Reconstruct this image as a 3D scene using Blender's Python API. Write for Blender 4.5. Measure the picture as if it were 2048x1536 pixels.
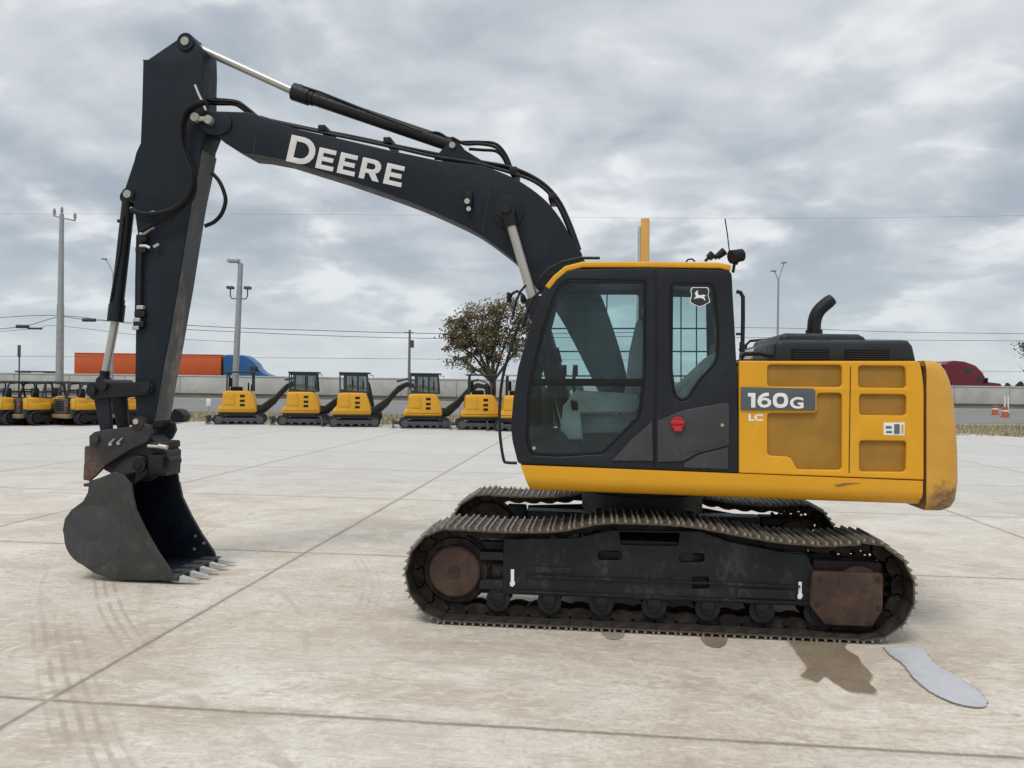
import bpy, bmesh, math, random
from mathutils import Vector, Matrix
random.seed(7)
R = math.radians
scn = bpy.context.scene
for o in list(bpy.data.objects): bpy.data.objects.remove(o)
col = scn.collection

# ------------------------------------------------------------------ camera
F = 1600.0; H = 1.95; CAM = Vector((0, -6.35, H))
yaw = R(6.1); rho = math.atan(0.0137)
ax = Vector((-math.sin(yaw), math.cos(yaw), 0)); r0 = Vector((math.cos(yaw), math.sin(yaw), 0))
rt = r0*math.cos(rho) + Vector((0, 0, math.sin(rho))); up = Vector((0, 0, math.cos(rho))) - r0*math.sin(rho)
cd = bpy.data.cameras.new('camera'); cam = bpy.data.objects.new('camera', cd); col.objects.link(cam)
cd.sensor_width = 36; cd.lens = 36*F/2048; cd.clip_end = 3000; cd.clip_start = 0.05
m = Matrix((rt, up, -ax)).transposed().to_4x4(); m.translation = CAM; cam.matrix_world = m
scn.camera = cam

# ------------------------------------------------------------------ node maths
class V:
    def __init__(s, nt, sock): s.nt = nt; s.s = sock
    def op(s, o, *a, clamp=False):
        n = s.nt.nodes.new('ShaderNodeMath'); n.operation = o; n.use_clamp = clamp
        for i, x in enumerate((s,)+a):
            if isinstance(x, V): s.nt.links.new(x.s, n.inputs[i])
            else: n.inputs[i].default_value = x
        return V(s.nt, n.outputs[0])
    def __add__(s, o): return s.op('ADD', o)
    def __sub__(s, o): return s.op('SUBTRACT', o)
    def __mul__(s, o): return s.op('MULTIPLY', o)
    def __truediv__(s, o): return s.op('DIVIDE', o)
    def abs(s): return s.op('ABSOLUTE')
    def clamp(s): return s.op('ADD', 0.0, clamp=True)
def smooth(v, a, b, lo=0.0, hi=1.0):
    n = v.nt.nodes.new('ShaderNodeMapRange'); n.interpolation_type = 'SMOOTHSTEP'
    v.nt.links.new(v.s, n.inputs['Value'])
    for k, x in (('From Min', a), ('From Max', b), ('To Min', lo), ('To Max', hi)): n.inputs[k].default_value = x
    return V(v.nt, n.outputs[0])
def noise(nt, vec, scale, detail=4, rough=.5, dist=0.0):
    n = nt.nodes.new('ShaderNodeTexNoise'); n.inputs['Scale'].default_value = scale
    n.inputs['Detail'].default_value = detail; n.inputs['Roughness'].default_value = rough
    n.inputs['Distortion'].default_value = dist
    if vec is not None: nt.links.new(vec, n.inputs['Vector'])
    return V(nt, n.outputs[0])
def mixc(nt, f, a, b, blend='MIX'):
    n = nt.nodes.new('ShaderNodeMix'); n.data_type = 'RGBA'; n.blend_type = blend
    for k, x in ((0, f), (6, a), (7, b)):
        if isinstance(x, V): nt.links.new(x.s, n.inputs[k])
        elif hasattr(x, 'links'): nt.links.new(x, n.inputs[k])
        elif isinstance(x, (tuple, list)): n.inputs[k].default_value = (*x[:3], 1)
        else: n.inputs[k].default_value = x
    return n.outputs[2]
def combine(nt, x, y, z):
    n = nt.nodes.new('ShaderNodeCombineXYZ')
    for i, v in enumerate((x, y, z)):
        if isinstance(v, V): nt.links.new(v.s, n.inputs[i])
        else: n.inputs[i].default_value = v
    return n.outputs[0]

# ------------------------------------------------------------------ world: overcast sky
SUN_EL, SUN_AZ = R(58), R(200)     # azimuth measured from +Y clockwise
w = bpy.data.worlds.new('World'); scn.world = w; w.use_nodes = True
nt = w.node_tree; nt.nodes.clear()
out = nt.nodes.new('ShaderNodeOutputWorld'); bg = nt.nodes.new('ShaderNodeBackground')
sky = nt.nodes.new('ShaderNodeTexSky'); sky.sky_type = 'NISHITA'; sky.sun_disc = False
sky.sun_elevation = SUN_EL; sky.sun_rotation = SUN_AZ
tc = nt.nodes.new('ShaderNodeTexCoord'); sp = nt.nodes.new('ShaderNodeSeparateXYZ')
nt.links.new(tc.outputs['Generated'], sp.inputs[0])
dx, dy, dz = (V(nt, sp.outputs[i]) for i in range(3))
den = (dz.op('MAXIMUM', 0.0) + 0.30)
cx, cy = dx/den, dy/den
cvec = combine(nt, cx, cy, 0.3)
big = noise(nt, cvec, 0.9, 3, .5, .5)
mid = noise(nt, cvec, 2.5, 5, .50, .45)
fin = noise(nt, combine(nt, cx, cy*1.15, 1.7), 6.2, 5, .5, .3)
f = big*0.42 + mid*0.40 + fin*0.18
cl = smooth(f, 0.40, 0.58)
c1 = mixc(nt, cl, (0.405, 0.460, 0.525), (0.70, 0.735, 0.765))
hi = smooth(mid*0.62+fin*0.38, 0.52, 0.64)
c2 = mixc(nt, hi*0.8, c1, (0.90, 0.915, 0.93))
hz = smooth(dz, 0.0, 0.20, 0.65, 0.0)
c3 = mixc(nt, hz, c2, (0.62, 0.685, 0.72))
# an overcast sky is brighter towards the zenith
zb = smooth(dz, 0.45, 1.0, 1.0, 2.1)
vm = nt.nodes.new('ShaderNodeVectorMath'); vm.operation = 'SCALE'
nt.links.new(c3, vm.inputs[0]); nt.links.new(zb.s, vm.inputs['Scale'])
vs = nt.nodes.new('ShaderNodeVectorMath'); vs.operation = 'SCALE'; vs.inputs['Scale'].default_value = 0.1
nt.links.new(sky.outputs[0], vs.inputs[0])
c4 = mixc(nt, 0.94, vs.outputs[0], vm.outputs[0])
nt.links.new(c4, bg.inputs[0]); bg.inputs[1].default_value = 1.0
nt.links.new(bg.outputs[0], out.inputs[0])

sl = bpy.data.lights.new('sun', 'SUN'); sl.energy = 1.7; sl.angle = R(20); sl.color = (1, .94, .85)
so = bpy.data.objects.new('sun', sl); col.objects.link(so)
sd = Vector((math.sin(SUN_AZ)*math.cos(SUN_EL), math.cos(SUN_AZ)*math.cos(SUN_EL), math.sin(SUN_EL)))
so.rotation_euler = sd.to_track_quat('Z', 'Y').to_euler(); so.location = (0, 0, 30)
scn.view_settings.view_transform = 'Standard'; scn.view_settings.look = 'None'
scn.view_settings.exposure = 0.0; scn.view_settings.gamma = 1.0
scn.render.resolution_x = 1024; scn.render.resolution_y = 768
scn.cycles.transparent_max_bounces = 16

# ------------------------------------------------------------------ geometry of the photograph
def ray(px, py): return ax + rt*((px-1024)/F) + up*((768-py)/F)
def P(px, py, Y):                       # point of the vertical plane y=Y seen at that pixel
    d = ray(px, py); t = (Y-CAM.y)/d.y; return CAM + d*t
def G(px, py, z=0.0):
    d = ray(px, py); t = (z-CAM.z)/d.z; return CAM + d*t
def D(px, py, depth):                   # point at a distance along the optical axis
    return CAM + ray(px, py)*depth

# ------------------------------------------------------------------ objects
OM = {}                                  # object name -> origin in mesh space
def tag(o, label=None, cat=None, group=None, kind=None):
    if label: o['label'] = label
    if cat: o['category'] = cat
    if group: o['group'] = group
    if kind: o['kind'] = kind
    return o
def thing(name, loc, rz=0, label=None, cat=None, group=None, world=False):
    o = bpy.data.objects.new(name, None); col.objects.link(o); o.location = loc; o.rotation_euler = (0, 0, rz)
    o.empty_display_size = .2
    OM[o.name] = Vector(loc) if world else Vector((0, 0, 0))
    return tag(o, label, cat, group)
def link(name, me, mat, parent=None, sharp=35, smooth_=True, mod=None):
    me.name = name
    if me.vertices:
        lo = [min(v.co[i] for v in me.vertices) for i in range(3)]; hi_ = [max(v.co[i] for v in me.vertices) for i in range(3)]
        c = Vector([(a+b)/2 for a, b in zip(lo, hi_)])
    else: c = Vector()
    me.transform(Matrix.Translation(-c))
    if smooth_:
        for p in me.polygons: p.use_smooth = True
        me.set_sharp_from_angle(angle=R(sharp))
    me.materials.clear()
    for mm in (mat if isinstance(mat, (list, tuple)) else [mat]): me.materials.append(mm)
    o = bpy.data.objects.new(name, me); col.objects.link(o)
    if parent: o.parent = parent; o.location = c - OM[parent.name]
    else: o.location = c
    OM[o.name] = c
    return o
class MB:
    def __init__(s): s.b = bmesh.new()
    def box(s, lo, hi, bev=0, M=None):
        t = bmesh.new(); bmesh.ops.create_cube(t, size=1)
        S = Vector(hi)-Vector(lo); C = (Vector(hi)+Vector(lo))/2
        for v in t.verts: v.co = Vector((v.co.x*S.x, v.co.y*S.y, v.co.z*S.z))+C
        if bev: bmesh.ops.bevel(t, geom=t.edges[:], offset=bev, segments=2, affect='EDGES', profile=.5)
        return s.add(t, M)
    def add(s, t, M=None):
        if M is not None: bmesh.ops.transform(t, matrix=M, verts=t.verts)
        me = bpy.data.meshes.new('t'); t.to_mesh(me); t.free(); s.b.from_mesh(me); bpy.data.meshes.remove(me); return s
    def bar(s, p, q, r, r2=None, n=14, cap=True):
        p, q = Vector(p), Vector(q); d = q-p; L = d.length
        t = bmesh.new(); bmesh.ops.create_cone(t, cap_ends=cap, segments=n, radius1=r, radius2=r if r2 is None else r2, depth=L)
        M = Matrix.Translation((p+q)/2) @ d.to_track_quat('Z', 'Y').to_matrix().to_4x4()
        return s.add(t, M)
    def tube(s, pts, r, n=8, rr=None):
        pts = [Vector(p) for p in pts]; rings = []; b = s.b
        prev = None
        for i, p in enumerate(pts):
            t = (pts[min(i+1, len(pts)-1)]-pts[max(i-1, 0)]).normalized()
            if prev is None: nrm = t.orthogonal().normalized()
            else:
                nrm = prev - t*prev.dot(t)
                nrm = nrm.normalized() if nrm.length > 1e-6 else t.orthogonal().normalized()
            prev = nrm; bi = t.cross(nrm); rad = rr[i] if rr else r
            rings.append([b.verts.new(p + (nrm*math.cos(2*math.pi*k/n)+bi*math.sin(2*math.pi*k/n))*rad) for k in range(n)])
        for a, c in zip(rings, rings[1:]):
            for k in range(n): b.faces.new((a[k], a[(k+1) % n], c[(k+1) % n], c[k]))
        b.faces.new(rings[0][::-1]); b.faces.new(rings[-1]); return s
    def prism(s, pts, y0, y1):          # pts (x,z), extruded along y
        b = s.b; n = len(pts)
        A = [b.verts.new((x, y0, z)) for x, z in pts]; B = [b.verts.new((x, y1, z)) for x, z in pts]
        f = [b.faces.new(A), b.faces.new(B[::-1])]
        for i in range(n): f.append(b.faces.new((A[(i+1) % n], A[i], B[i], B[(i+1) % n])))
        bmesh.ops.recalc_face_normals(b, faces=f); return s
    def quad(s, *p): s.b.faces.new([s.b.verts.new(q) for q in p]); return s
    def build(s, name, mat, parent=None, **k):
        me = bpy.data.meshes.new(name); s.b.to_mesh(me); s.b.free(); return link(name, me, mat, parent, **k)
def catmull(pts, n=6, closed=True):
    o = []; N = len(pts)
    rng = range(N) if closed else range(N-1)
    for i in rng:
        g = (lambda k: Vector(pts[k % N])) if closed else (lambda k: Vector(pts[max(0, min(N-1, k))]))
        p0, p1, p2, p3 = g(i-1), g(i), g(i+1), g(i+2)
        for j in range(n):
            t = j/n
            o.append(0.5*((2*p1)+(p2-p0)*t+(2*p0-5*p1+4*p2-p3)*t*t+(3*p1-p0-3*p2+p3)*t**3))
    if not closed: o.append(Vector(pts[-1]))
    return o
def rounded(pts, r, n=4):               # round every corner of a closed 2D polygon by radius r
    o = []; N = len(pts); rs = r if isinstance(r, (list, tuple)) else [r]*N
    for i in range(N):
        a, b, c = Vector(pts[i-1]), Vector(pts[i]), Vector(pts[(i+1) % N])
        u, v = (a-b), (c-b); k = min(rs[i], u.length*.48, v.length*.48)
        if k < 1e-5: o.append(b); continue
        p, q = b+u.normalized()*k, b+v.normalized()*k
        for j in range(n+1):
            t = j/n; o.append(p*(1-t)**2+b*2*t*(1-t)+q*t*t)
    return [tuple(x) for x in o]
def fill_mesh(loops, half, bev, offset=0.0, res=2):
    cu = bpy.data.curves.new('c', 'CURVE'); cu.dimensions = '2D'; cu.fill_mode = 'BOTH'
    for L in loops:
        sp_ = cu.splines.new('POLY'); sp_.points.add(len(L)-1); sp_.use_cyclic_u = True
        for i, (x, y) in enumerate(L): sp_.points[i].co = (x, y, 0, 1)
    cu.extrude = max(half-bev, 0.0001); cu.bevel_depth = bev; cu.bevel_resolution = res; cu.offset = offset-bev
    ob = bpy.data.objects.new('c', cu); me = bpy.data.meshes.new_from_object(ob)
    bpy.data.objects.remove(ob); bpy.data.curves.remove(cu)
    bm = bmesh.new(); bm.from_mesh(me); bmesh.ops.remove_doubles(bm, verts=bm.verts, dist=1e-5)
    bmesh.ops.recalc_face_normals(bm, faces=bm.faces); bm.to_mesh(me); bm.free(); return me
def slab(name, loops, Y0, Y1, mat, parent=None, bev=.006, sharp=35, res=2, M=None):
    """closed outlines (first outer, rest holes) in (x,z), extruded from Y0 to Y1"""
    me = fill_mesh(loops, (Y1-Y0)/2, min(bev, (Y1-Y0)/2*.9), res=res)
    me.transform(Matrix(((1, 0, 0, 0), (0, 0, -1, (Y0+Y1)/2), (0, 1, 0, 0), (0, 0, 0, 1))))
    if M is not None: me.transform(M)
    return link(name, me, mat, parent, sharp=sharp)
def xz(pts, Y): return [(P(a, b, Y).x, P(a, b, Y).z) for a, b in pts]
def plate(name, pix, Y0, Y1, mat, parent=None, holes=(), rad=0, hrad=0, sm=False, at=None, **k):
    """outline traced on the near face, given its own distance and thickness"""
    Yt = Y0 if at is None else at
    o = xz(pix, Yt)
    if sm: o = [tuple(v) for v in catmull(o)]
    elif rad: o = rounded(o, rad)
    hs = [rounded(xz(h, Yt), hrad) if hrad else xz(h, Yt) for h in holes]
    return slab(name, [o]+hs, Y0, Y1, mat, parent, **k)
def copy_tree(o, parent=None):
    c = o.copy(); col.objects.link(c); c.parent = parent
    for ch in o.children: copy_tree(ch, c)
    return c

# ------------------------------------------------------------------ materials
def new_mat(name):
    m_ = bpy.data.materials.new(name); m_.use_nodes = True; t = m_.node_tree; b = t.nodes['Principled BSDF']; return m_, t, b
def paint(name, c, rough=.45, metal=0, var=.12, dirt=None, dirt_amt=.3, dscale=3, bump=.02, bscale=60, coat=0, spec=.5, streak=1.0):
    m_, t, b = new_mat(name)
    tc_ = t.nodes.new('ShaderNodeTexCoord'); mp = t.nodes.new('ShaderNodeMapping'); mp.inputs['Scale'].default_value = (1, 1, streak)
    t.links.new(tc_.outputs['Object'], mp.inputs[0]); vec = mp.outputs[0]
    n1 = noise(t, vec, dscale, 6, .6, .3); n2 = noise(t, vec, dscale*9, 5, .65)
    base = mixc(t, smooth(n1, .3, .7), tuple(x*(1-var) for x in c), tuple(min(1, x*(1+var)) for x in c))
    if dirt:
        f_ = smooth(n1*.55+n2*.45, .5, .68)*dirt_amt
        base = mixc(t, f_, base, dirt)
    t.links.new(base, b.inputs['Base Color'])
    b.inputs['Metallic'].default_value = metal; b.inputs['Specular IOR Level'].default_value = spec
    rr = smooth(n2, .3, .7, max(0.05, rough-.08), min(1, rough+.12)); t.links.new(rr.s, b.inputs['Roughness'])
    if coat: b.inputs['Coat Weight'].default_value = coat; b.inputs['Coat Roughness'].default_value = .15
    if bump:
        bp = t.nodes.new('ShaderNodeBump'); bp.inputs['Strength'].default_value = min(1, bump*10); bp.inputs['Distance'].default_value = .004
        nb = noise(t, vec, bscale, 4, .6); t.links.new(nb.s, bp.inputs['Height']); t.links.new(bp.outputs[0], b.inputs['Normal'])
    return m_
NAVY = paint('boom_paint', (.0095, .0150, .0225), .5, var=.12, dirt=(.06, .06, .055), dirt_amt=.14, dscale=1.3, bump=.004, spec=.20)
NAVYPALE = paint('arm_pale_navy', (.040, .044, .048), .55, var=.2, dirt=(.22, .19, .16), dirt_amt=.75, dscale=2.6, bump=.02, streak=.35)
CABD = paint('cab_dark_paint', (.0135, .0160, .0215), .45, var=.1, dirt=(.06, .06, .055), dirt_amt=.12, dscale=2, bump=.003, spec=.22)
CABG = paint('cab_grey_panel', (.030, .031, .034), .5, var=.1, dirt=(.13, .12, .11), dirt_amt=.25, dscale=3, bump=.005)
HOODM = paint('hood_paint', (.019, .025, .032), .5, var=.1, dirt=(.12, .12, .115), dirt_amt=.2, dscale=2, bump=.004, spec=.3)
BLACK = paint('black_rubber', (.007, .007, .008), .6, var=.2, dirt=(.04, .037, .033), dirt_amt=.2, bump=.01, spec=.25)
BLACKM = paint('black_metal', (.0085, .0095, .012), .5, var=.2, dirt=(.05, .047, .043), dirt_amt=.22, bump=.01, spec=.3)
YEL = paint('yellow_paint', (.66, .318, .009), .38, var=.05, dirt=(.42, .25, .06), dirt_amt=.3, dscale=1.2, bump=.003, coat=.08, streak=.8, spec=.38)
YELD = paint('yellow_dusty_paint', (.56, .29, .045), .5, var=.07, dirt=(.30, .20, .09), dirt_amt=.5, dscale=2.2, bump=.006)
CWY = paint('counterweight_paint', (.56, .27, .025), .42, var=.06, dirt=(.44, .30, .12), dirt_amt=.4, dscale=1.5, bump=.015, bscale=22, coat=.15)
RUSTY = paint('rusty_steel', (.052, .029, .021), .85, var=.3, dirt=(.12, .070, .045), dirt_amt=.6, dscale=5, bump=.03, bscale=50)
RUSTD = paint('dark_rust', (.028, .018, .014), .85, var=.3, dirt=(.10, .065, .045), dirt_amt=.5, dscale=5, bump=.03)
TRK = paint('track_steel', (.022, .017, .014), .7, metal=.1, var=.35, dirt=(.10, .082, .066), dirt_amt=.6, dscale=9, bump=.03, spec=.25)
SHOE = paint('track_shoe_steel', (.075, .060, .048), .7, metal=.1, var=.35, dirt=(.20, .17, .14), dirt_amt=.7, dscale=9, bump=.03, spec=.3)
SHOEIN = paint('shoe_inner_dirt_shade', (.030, .025, .021), .75, var=.4, dirt=(.09, .078, .066), dirt_amt=.5, dscale=8, bump=.03, spec=.2)  # inner faces darkened for dirt and for the light they miss
GROUS = paint('worn_grouser_steel', (.24, .21, .175), .5, metal=.25, var=.4, dirt=(.10, .08, .065), dirt_amt=.8, dscale=11, bump=.02)
FRM = paint('undercarriage_paint', (.0085, .0105, .0130), .5, var=.25, dirt=(.070, .060, .050), dirt_amt=.65, dscale=2.6, bump=.02, streak=.6, spec=.3)
CHROME, _t, _b = new_mat('chrome_rod'); _b.inputs['Base Color'].default_value = (.42, .41, .39, 1); _b.inputs['Roughness'].default_value = .38; _b.inputs['Metallic'].default_value = .55
STEEL = paint('bright_steel', (.45, .44, .42), .4, metal=.5, var=.15, dirt=(.2, .17, .13), dirt_amt=.5, dscale=8, bump=.01)
PIN = paint('pin_metal', (.34, .33, .28), .5, metal=.4, var=.2, dirt=(.12, .1, .08), dirt_amt=.5, dscale=20, bump=.01)
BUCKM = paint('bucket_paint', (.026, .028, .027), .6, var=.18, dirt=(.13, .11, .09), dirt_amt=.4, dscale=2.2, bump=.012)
BUCKIN = paint('bucket_inner_blueblack', (.004, .007, .016), .4, var=.3, dirt=(.02, .022, .03), dirt_amt=.3, dscale=4, bump=.006)  # near-black blue for the shell and the far side plate
TOOTH = paint('worn_tooth_steel', (.44, .435, .42), .5, metal=.2, var=.15, dirt=(.2, .17, .14), dirt_amt=.4, dscale=9, bump=.01)
WHITE = paint('white_decal', (.74, .74, .73), .5, var=.04, bump=0)
LETT = paint('silver_lettering', (.60, .60, .60), .45, var=.05, bump=0)
RED = paint('red_plastic', (.45, .012, .018), .3, var=.1, bump=0)
DARKIN = paint('cab_interior', (.010, .012, .014), .7, var=.2, bump=.01)
SEATM = paint('seat_fabric', (.24, .26, .27), .8, var=.2, bump=.02)
CONS = paint('console_plastic', (.30, .33, .33), .5, var=.2, bump=.01)
def glass(name, tint, refl=.10, rough=.02):
    m_ = bpy.data.materials.new(name); m_.use_nodes = True; t = m_.node_tree; t.nodes.clear()
    o = t.nodes.new('ShaderNodeOutputMaterial'); tr = t.nodes.new('ShaderNodeBsdfTransparent'); gl = t.nodes.new('ShaderNodeBsdfGlossy')
    mx = t.nodes.new('ShaderNodeMixShader'); lw = t.nodes.new('ShaderNodeLayerWeight'); lw.inputs['Blend'].default_value = .18
    tr.inputs[0].default_value = (*tint, 1); gl.inputs['Roughness'].default_value = rough; gl.inputs[0].default_value = (.9, .97, 1, 1)
    ff = (V(t, lw.outputs['Fresnel'])*.9+refl).clamp(); t.links.new(ff.s, mx.inputs[0])
    t.links.new(tr.outputs[0], mx.inputs[1]); t.links.new(gl.outputs[0], mx.inputs[2]); t.links.new(mx.outputs[0], o.inputs[0]); return m_
GLS = glass('cab_glass', (.78, .865, .865), .02)
GLF = glass('far_glass', (.88, .95, .945), .015)
GLM = glass('small_machine_glass', (.30, .42, .42), .22)
def mesh_grille(name):
    m_, t, b = new_mat(name)
    tc_ = t.nodes.new('ShaderNodeTexCoord'); s_ = t.nodes.new('ShaderNodeSeparateXYZ'); t.links.new(tc_.outputs['Object'], s_.inputs[0])
    X, Z = V(t, s_.outputs[0]), V(t, s_.outputs[2])
    d = (X*420.0).op('SINE')*(Z*420.0).op('SINE'); hole = smooth(d, -.1, .5)
    n1 = noise(t, tc_.outputs['Object'], 2.2, 3, .5, .8)
    base = mixc(t, smooth(n1, .38, .62), (.33, .165, .010), (.42, .205, .012))
    c_ = mixc(t, hole*.75, base, (.085, .05, .015)); t.links.new(c_, b.inputs['Base Color']); b.inputs['Roughness'].default_value = .6
    return m_
MESH = mesh_grille('perforated_grille')
def asphalt_like(name, c1_, c2_, sc, bump=.3, dist=.01, rough=.95):
    m_, t, b = new_mat(name); tc_ = t.nodes.new('ShaderNodeTexCoord'); v = tc_.outputs['Object']
    n1 = noise(t, v, sc, 8, .65); n2 = noise(t, v, sc*.11, 4, .6)
    t.links.new(mixc(t, smooth(n1*.6+n2*.4, .36, .64), c1_, c2_), b.inputs['Base Color'])
    b.inputs['Roughness'].default_value = rough; b.inputs['Specular IOR Level'].default_value = .2
    bp = t.nodes.new('ShaderNodeBump'); bp.inputs['Strength'].default_value = bump; bp.inputs['Distance'].default_value = dist
    t.links.new(n1.s, bp.inputs['Height']); t.links.new(bp.outputs[0], b.inputs['Normal']); return m_
GRASSM = asphalt_like('dry_grass', (.24, .205, .13), (.36, .31, .21), 1.2, .6, .1)
ROADM = asphalt_like('frontage_asphalt', (.16, .16, .155), (.22, .22, .21), 2, .2)
WALLM = asphalt_like('barrier_concrete', (.36, .365, .36), (.48, .48, .465), .6, .1)
WALLD = asphalt_like('retaining_wall_concrete', (.17, .18, .18), (.25, .25, .24), .5, .1)

def concrete_lot():
    m_, t, b = new_mat('lot_concrete'); tc_ = t.nodes.new('ShaderNodeTexCoord'); s_ = t.nodes.new('ShaderNodeSeparateXYZ')
    v = tc_.outputs['Object']; t.links.new(v, s_.inputs[0]); X, Y = V(t, s_.outputs[0]), V(t, s_.outputs[1])
    wob = (noise(t, v, 1.3, 4, .6)-.5)*.05 + (noise(t, v, 14, 3, .6)-.5)*.025
    n_big = noise(t, v, .33, 5, .55, .6); n_mid = noise(t, v, 1.7, 7, .62, .5); n_fin = noise(t, v, 26, 8, .75); n_sp = noise(t, v, 90, 3, .8)
    base = mixc(t, smooth(n_mid*.5+n_big*.5, .38, .62), (.50, .445, .37), (.64, .595, .525))
    # dry tan dirt drifts and pale scoured areas
    base = mixc(t, smooth(n_big*.7+n_fin*.3, .49, .62)*.6, base, (.40, .33, .25))
    base = mixc(t, smooth(noise(t, v, .9, 7, .7, 1.2), .52, .68)*.6, base, (.70, .665, .60))
    base = mixc(t, smooth(n_fin*.6+n_sp*.4, .49, .62)*.5, base, (.33, .28, .22))
    base = mixc(t, smooth(n_sp, .62, .78)*.35, base, (.72, .69, .63))
    # broad drifts of brown dirt, and mud-dark patches with ragged edges
    dn = noise(t, combine(t, X*.9, Y*1.5, 4.0), .55, 7, .66, .9); base = mixc(t, smooth(dn, .50, .60)*.55*1.0, base, (.385, .315, .235))
    dn2 = noise(t, combine(t, X, Y*1.4, 9.0), 2.6, 7, .72, 1.0); base = mixc(t, smooth(dn2, .54, .64)*.42, base, (.33, .275, .21))
    band = smooth(((Y+.35)-X*.03+(n_big-.5)*1.6).abs(), .2, .8, 1.0, 0.0); base = mixc(t, band*smooth(n_mid, .40, .58)*.5, base, (.40, .33, .25))
    # many short crossing scuffs from steel tracks, fine and irregular
    for sc_, rot_, st_, cc_ in ((3.2, .5, .5, (.36, .30, .23)), (4.5, -1.0, .45, (.74, .70, .63)), (2.2, 1.3, .45, (.38, .32, .25)), (6.0, .1, .4, (.74, .70, .62))):
        mp_ = t.nodes.new('ShaderNodeMapping'); mp_.inputs['Rotation'].default_value = (0, 0, rot_); mp_.inputs['Scale'].default_value = (1, 7, 1); t.links.new(v, mp_.inputs[0])
        nn = noise(t, mp_.outputs[0], sc_, 5, .6, .9); base = mixc(t, smooth(nn, .56, .68)*st_, base, cc_)
    # coarse light and dark mottle of crushed grit
    near_ = smooth(Y, -3.0, 6.0, 1.0, .25)
    g1 = noise(t, v, 9.0, 6, .68, .8); base = mixc(t, smooth(g1, .53, .62)*near_*.28, base, (.76, .71, .63))
    g2 = noise(t, combine(t, X+7.0, Y, 2.0), 7.5, 6, .68, .8); base = mixc(t, smooth(g2, .54, .64)*near_*.24, base, (.38, .32, .25))
    # long broad sweep marks left by turning machines
    def arc(cx_, cy_, rad, wdt, a0=None, freq=0.0, strength=.3, colr=(.36, .30, .235), lines=0, base=None, ymin=None, ymax=None):
        ddx, ddy = X-cx_, Y-cy_
        rr_ = (ddx*ddx+ddy*ddy).op('SQRT'); d = (rr_-rad)+wob*.8
        mk = smooth(d.abs(), wdt*.65, wdt, 1.0, 0.0)
        if lines: mk = mk*smooth((d*(lines*6.283/(2*wdt))).op('COSINE'), -.1, .7)
        if freq:
            an = ddy.op('ARCTAN2', ddx); mk = mk*smooth((an*(rad*freq)+d*9.0).op('SINE'), -.2, .6)
        if ymin is not None: mk = mk*smooth(Y, ymin-.5, ymin+.3)
        if ymax is not None: mk = mk*smooth(Y, ymax-.3, ymax+.5, 1.0, 0.0)
        mk = mk*smooth(noise(t, v, 2.3, 4, .6), .35, .6)
        return mixc(t, (mk*(strength*0.85)).clamp(), base, colr)
    def arc_px(p1, p2, p3, **k):           # a wheel path through three points of the slab
        A_, B_, C_ = (G(*p).xy for p in (p1, p2, p3)); d_ = 2*(A_.x*(B_.y-C_.y)+B_.x*(C_.y-A_.y)+C_.x*(A_.y-B_.y))
        s1, s2, s3 = A_.length_squared, B_.length_squared, C_.length_squared
        ux = (s1*(B_.y-C_.y)+s2*(C_.y-A_.y)+s3*(A_.y-B_.y))/d_; uy = (s1*(C_.x-B_.x)+s2*(A_.x-C_.x)+s3*(B_.x-A_.x))/d_
        ys = [q.y for q in (A_, B_, C_)]
        return dict(cx_=ux, cy_=uy, rad=(A_-Vector((ux, uy))).length, ymin=min(ys)-.05, ymax=max(ys)+.05, **k)
    for a in [arc_px((208, 1150), (222, 1215), (268, 1290), wdt=.16, lines=4, strength=.75), arc_px((90, 1150), (84, 1230), (120, 1310), wdt=.10, lines=2, strength=.5),
              arc_px((112, 1250), (140, 1380), (190, 1525), wdt=.20, lines=5, strength=.95), arc_px((118, 1255), (146, 1380), (196, 1525), wdt=.20, freq=16.0, strength=.7),
              arc_px((559, 1181), (600, 1230), (612, 1290), wdt=.03, strength=.6), arc_px((330, 1330), (390, 1400), (560, 1525), wdt=.045, strength=.6),
              arc_px((300, 1180), (285, 1240), (300, 1300), wdt=.05, strength=.5), arc_px((440, 1100), (520, 1032), (660, 1022), wdt=.16, lines=3, strength=.6),
              arc_px((455, 1430), (520, 1475), (570, 1530), wdt=.05, strength=.6), arc_px((820, 1300), (1000, 1350), (1300, 1420), wdt=.22, freq=12.0, strength=.35),
              arc_px((0, 1330), (110, 1335), (230, 1300), wdt=.14, lines=3, strength=.5), arc_px((700, 1100), (740, 1150), (735, 1210), wdt=.12, lines=3, strength=.4),
              dict(cx_=8.0, cy_=9.0, rad=7.1, wdt=.3, lines=3, strength=.22), dict(cx_=-12.0, cy_=11.0, rad=7.0, wdt=.3, lines=3, strength=.22)]:
        base = arc(base=base, **a)
    # straight chevron tread print across the foreground
    q = X*.985+Y*.17; pv = Y*.985-X*.17
    ch = ((q*19.0)+((pv+1.05).abs()*30.0)+(noise(t, v, 5, 4, .7)-.5)*9.0).op('SINE')
    mk = smooth((pv+1.05).abs(), .22, .34, 1.0, 0.0)*smooth(ch, 0.0, .6)*smooth(noise(t, v, 3.1, 4, .6), .38, .6)
    base = mixc(t, mk*.28, base, (.70, .65, .58))
    mk = smooth((pv+2.6).abs(), .20, .32, 1.0, 0.0)*smooth(ch, 0.0, .6)*smooth(noise(t, v, 2.1, 4, .6), .4, .6)
    base = mixc(t, mk*.22, base, (.34, .29, .23))
    # far slabs are greyer
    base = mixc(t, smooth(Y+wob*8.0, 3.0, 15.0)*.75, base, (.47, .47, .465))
    base = mixc(t, smooth(n_mid*.6+n_fin*.4, .5, .62)*smooth(Y, 5.0, 16.0)*.35, base, (.60, .59, .56))
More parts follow.
